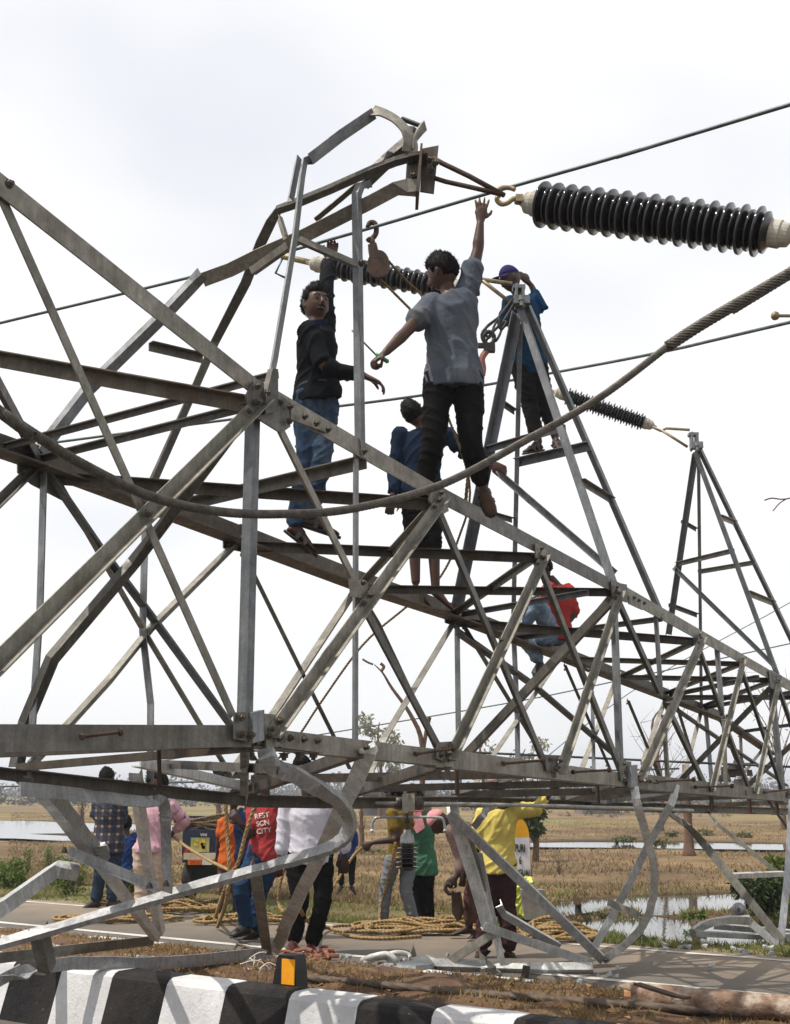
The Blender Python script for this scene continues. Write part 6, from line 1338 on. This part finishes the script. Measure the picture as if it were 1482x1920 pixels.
# ---- trees
def tree(x, yb, D, yt, wpx, n, ls, label, m='leafp', seed=1, trunk=.06, tm='stem', bare=False):
    b = P(x, yb, D); b.z = min(b.z, -.1) if D < 60 else -.15; top = P(x, yt, D); s = mpp(top); t = thing('tree', b, label, 'tree'); r = random.Random(seed); H_ = top.z - b.z; W = wpx * s
    tr = MB(); tr.add(sweep(spline([b, b + Vector((W * .05, 0, H_ * .35)), b + Vector((-W * .05, 0, H_ * .75)), top - Vector((0, 0, H_ * .1))], 4), circ(trunk, 8), (0, .3, 1), scale=[1.3 - i * .085 for i in range(13)])); cs = []
    for k in range(11 if not bare else 16):
        z = r.uniform(.42, .98); c = b + Vector((r.uniform(-.55, .55) * W * (1.2 - z * .5), r.uniform(-.5, .5) * W, H_ * z)); cs.append((c, (W * .22, W * .22, W * .17)))
        q = b + Vector((0, 0, H_ * max(.25, z - .3))); tr.add(sweep(spline([q, q.lerp(c, .5) + Vector((0, 0, H_ * .03)), c], 3), circ(trunk * .3, 5), (0, .3, 1), scale=[1 - .13 * i for i in range(7)]))
        if bare:
            for _ in range(3): e = c + Vector((r.uniform(-.2, .2) * W, r.uniform(-.2, .2) * W, r.uniform(-.02, .14) * H_)); tr.add(sweep([c, e], circ(trunk * .1, 4), (0, .3, 1), scale=[1, .4]))
    mk('trunk', tr.v, tr.f, M[tm], t)
    if n: leaf_cloud('crown', cs, n, ls, M[m], t, seed, .4)
    return t
tree(712, 1500, 75, 1335, 70, 700, .34, 'thin hazy tree rising behind the middle of the pylon', 'leafp', 1, .12)
tree(985, 1500, 70, 1390, 80, 700, .28, 'light leafed tree behind the pylon right of centre', 'leafp', 2, .10); tree(905, 1505, 60, 1368, 60, 260, .25, 'sparse pale tree left of the light leafed tree', 'leafp', 3, .1)
tree(1004, 1590, 27, 1498, 44, 2600, .16, 'round dark green bush-like tree behind the milestone', 'leafd', 4, .07); tree(1240, 1560, 48, 1300, 120, 0, .2, 'bare winter-like tree behind the right half of the pylon', 'leafp', 5, .09, bare=True)
tree(1470, 1560, 50, 1240, 110, 60, .2, 'bare twiggy tree at the far right behind the pylon end', 'leafp', 6, .10, bare=True); tree(152, 1556, 58, 1490, 24, 0, .2, 'two thin dead stems beyond the flooded field', 'leafp', 7, .09, bare=True)
tree(408, 1560, 60, 1490, 20, 0, .2, 'slim dead trunk in the field behind the tempo', 'leafp', 8, .16, bare=True); tree(678, 1600, 34, 1498, 14, 0, .2, 'thin yellowish pole tree behind the white shirt man', 'leafp', 9, .07, bare=True)
rt_ = thing('tree', G(1293, 1606, -.12), 'reddish straight tree trunk standing in the field beyond the pond', 'tree')
b = G(1293, 1606, -.12); sgm = mpp(b)
mk('trunk', *sweep([b + Vector((0, 0, -.1)), b + Vector((0, 0, .12)), b + Vector((.02, 0, .5)), b + Vector((.03, 0, 1.6)), b + Vector((.05, 0, 2.25))], circ(8.2 * sgm, 12), (0, .3, 1), scale=[2.2, 1.35, 1.0, .92, .8]), M['redbark'], rt_, smooth=True)
# broken branch left standing behind the truss
bb = thing('broken_branch', G(762, 1560), 'bent broken branch sticking up behind the truss left of centre', 'branch')
Yb = 20.0
mk('limb', *sweep(spline([P(790, 1540, Yb), P(792, 1400, Yb), P(770, 1340, Yb), P(735, 1290, Yb), P(718, 1262, Yb), P(702, 1246, Yb)], 4), circ(.042, 8), (0, .3, 1), scale=[1.3 - i * .055 for i in range(21)]), M['stem'], bb)
mk('twig', *sweep(spline([P(716, 1258, Yb), P(720, 1250, Yb), P(714, 1244, Yb)], 3), circ(.03, 6), (0, .3, 1)), M['stem'], bb); mk('twig', *sweep(spline([P(700, 1246, Yb), P(690, 1242, Yb), P(680, 1236, Yb)], 3), circ(.02, 6), (0, .3, 1)), M['stem'], bb)
mk('twig', *sweep(spline([P(792, 1420, Yb), P(800, 1370, Yb), P(806, 1345, Yb)], 3), circ(.035, 6), (0, .3, 1)), M['stem'], bb)
tw = thing('twig', P(1476, 934, 9.0), 'thin bare twig poking in from the right edge against the sky', 'twig')
mk('shoot', *sweep(spline([P(1500, 930, 9), P(1470, 936, 9), P(1448, 934, 9), P(1434, 938, 9)], 4), circ(.006, 5), (0, .3, 1)), M['stem'], tw); mk('shoot', *sweep(spline([P(1474, 936, 9), P(1462, 944, 9), P(1450, 958, 9)], 4), circ(.005, 5), (0, .3, 1)), M['stem'], tw)
# ---- far buildings and posts
def house(x, yb, D, w, h, label, roof=True, seed=1):
    b = P(x, yb, D); b.z = -.2; s = mpp(b); t = thing('house', b, label, 'house'); W, Hh = w * s, h * s; wm = mat('dull_plaster_%d' % seed, (.16, .15, .16), (.10, .095, .10), .8, .9)
    mk('wall', *box(b + Vector((0, 2, Hh / 2)), W / 2, 2, Hh / 2), wm, t); mk('roof', *box(b + Vector((0, 2, Hh + .15)), W / 2 + .3, 2.3, .15), mat('roof_%d' % seed, (.11, .10, .10), None, 1, .9), t)
    for k in range(3):
        wn_ = mk('window', *box(b + Vector((W * (-.3 + .3 * k), -.02, Hh * .55)), W * .07, .05, Hh * .16), M['ink'], t)
    mk('door', *box(b + Vector((W * .42, -.02, Hh * .35)), W * .05, .05, Hh * .33), M['redbark'], t)
house(1128, 1540, 86, 70, 34, 'low dark house far behind the channel right of the bush', seed=1); house(745, 1544, 78, 130, 40, 'long grey shed far behind the mustard shirt man', seed=2)
# post stub in the pond and ball clamp on the bank
mk('post_stub', *sweep([G(1084, 1690, -.3), G(1084, 1690, .05) , G(1084, 1690, .12)], circ(.05, 8), (0, 1, .1)), M['stem'], label='short wooden post standing at the near pond edge', cat='post')
bc = thing('ball_fitting', P(1386, 1706, 12.3), 'grey ball shaped line fitting hanging over the bank at right', 'fitting')
mk('shell', *lathe(P(1386, 1706, 12.2), P(1386, 1706, 12.4), [(-.02, 0), (-.015, .03), (.0, .055), (.03, .07), (.07, .072), (.11, .05), (.12, 0)], 20), M['steelb'], bc, smooth=True); tube('stalk', [P(1386, 1706, 12.3), P(1400, 1724, 12.1)], .02, M['rust'], bc)
mk('hub', *lathe(P(1386, 1706, 12.17), P(1386, 1706, 12.4), [(-.02, 0), (-.02, .02), (.04, .02), (.04, 0)], 10), M['plate'], bc)
# dead roots on the median
dr = thing('dead_roots', G(480, 1822, .24), 'pale dry rootlets lying by the kerb left of the reflector', 'roots')
for k in range(9):
    a = G(random.uniform(440, 520), random.uniform(1806, 1832), .24); q = a + Vector((random.uniform(-.25, .25), random.uniform(-.1, .1), random.uniform(.02, .10)))
    mk('rootlet', *sweep(spline([a, a.lerp(q, .5) + Vector((0, 0, .05)), q], 4), circ(.004, 4), (0, .3, 1)), M['whited'], dr)
# ================================================================ HAZE
def haze():
    m = bpy.data.materials.new('haze_air'); m.use_nodes = True; n = m.node_tree.nodes; l = m.node_tree.links; n.clear()
    o = n.new('ShaderNodeOutputMaterial'); s = n.new('ShaderNodeVolumePrincipled'); l.new(s.outputs[0], o.inputs['Volume'])
    s.inputs['Color'].default_value = (0.86, 0.91, 1.0, 1); s.inputs['Density'].default_value = 0.0010; s.inputs['Anisotropy'].default_value = 0.35
    v, f = box((0, 1250, 10.0), 1600, 1400, 12.2)
    return mk('haze', v, f, m, kind='stuff', label='thin pale haze hanging over the far fields', cat='haze')
haze()
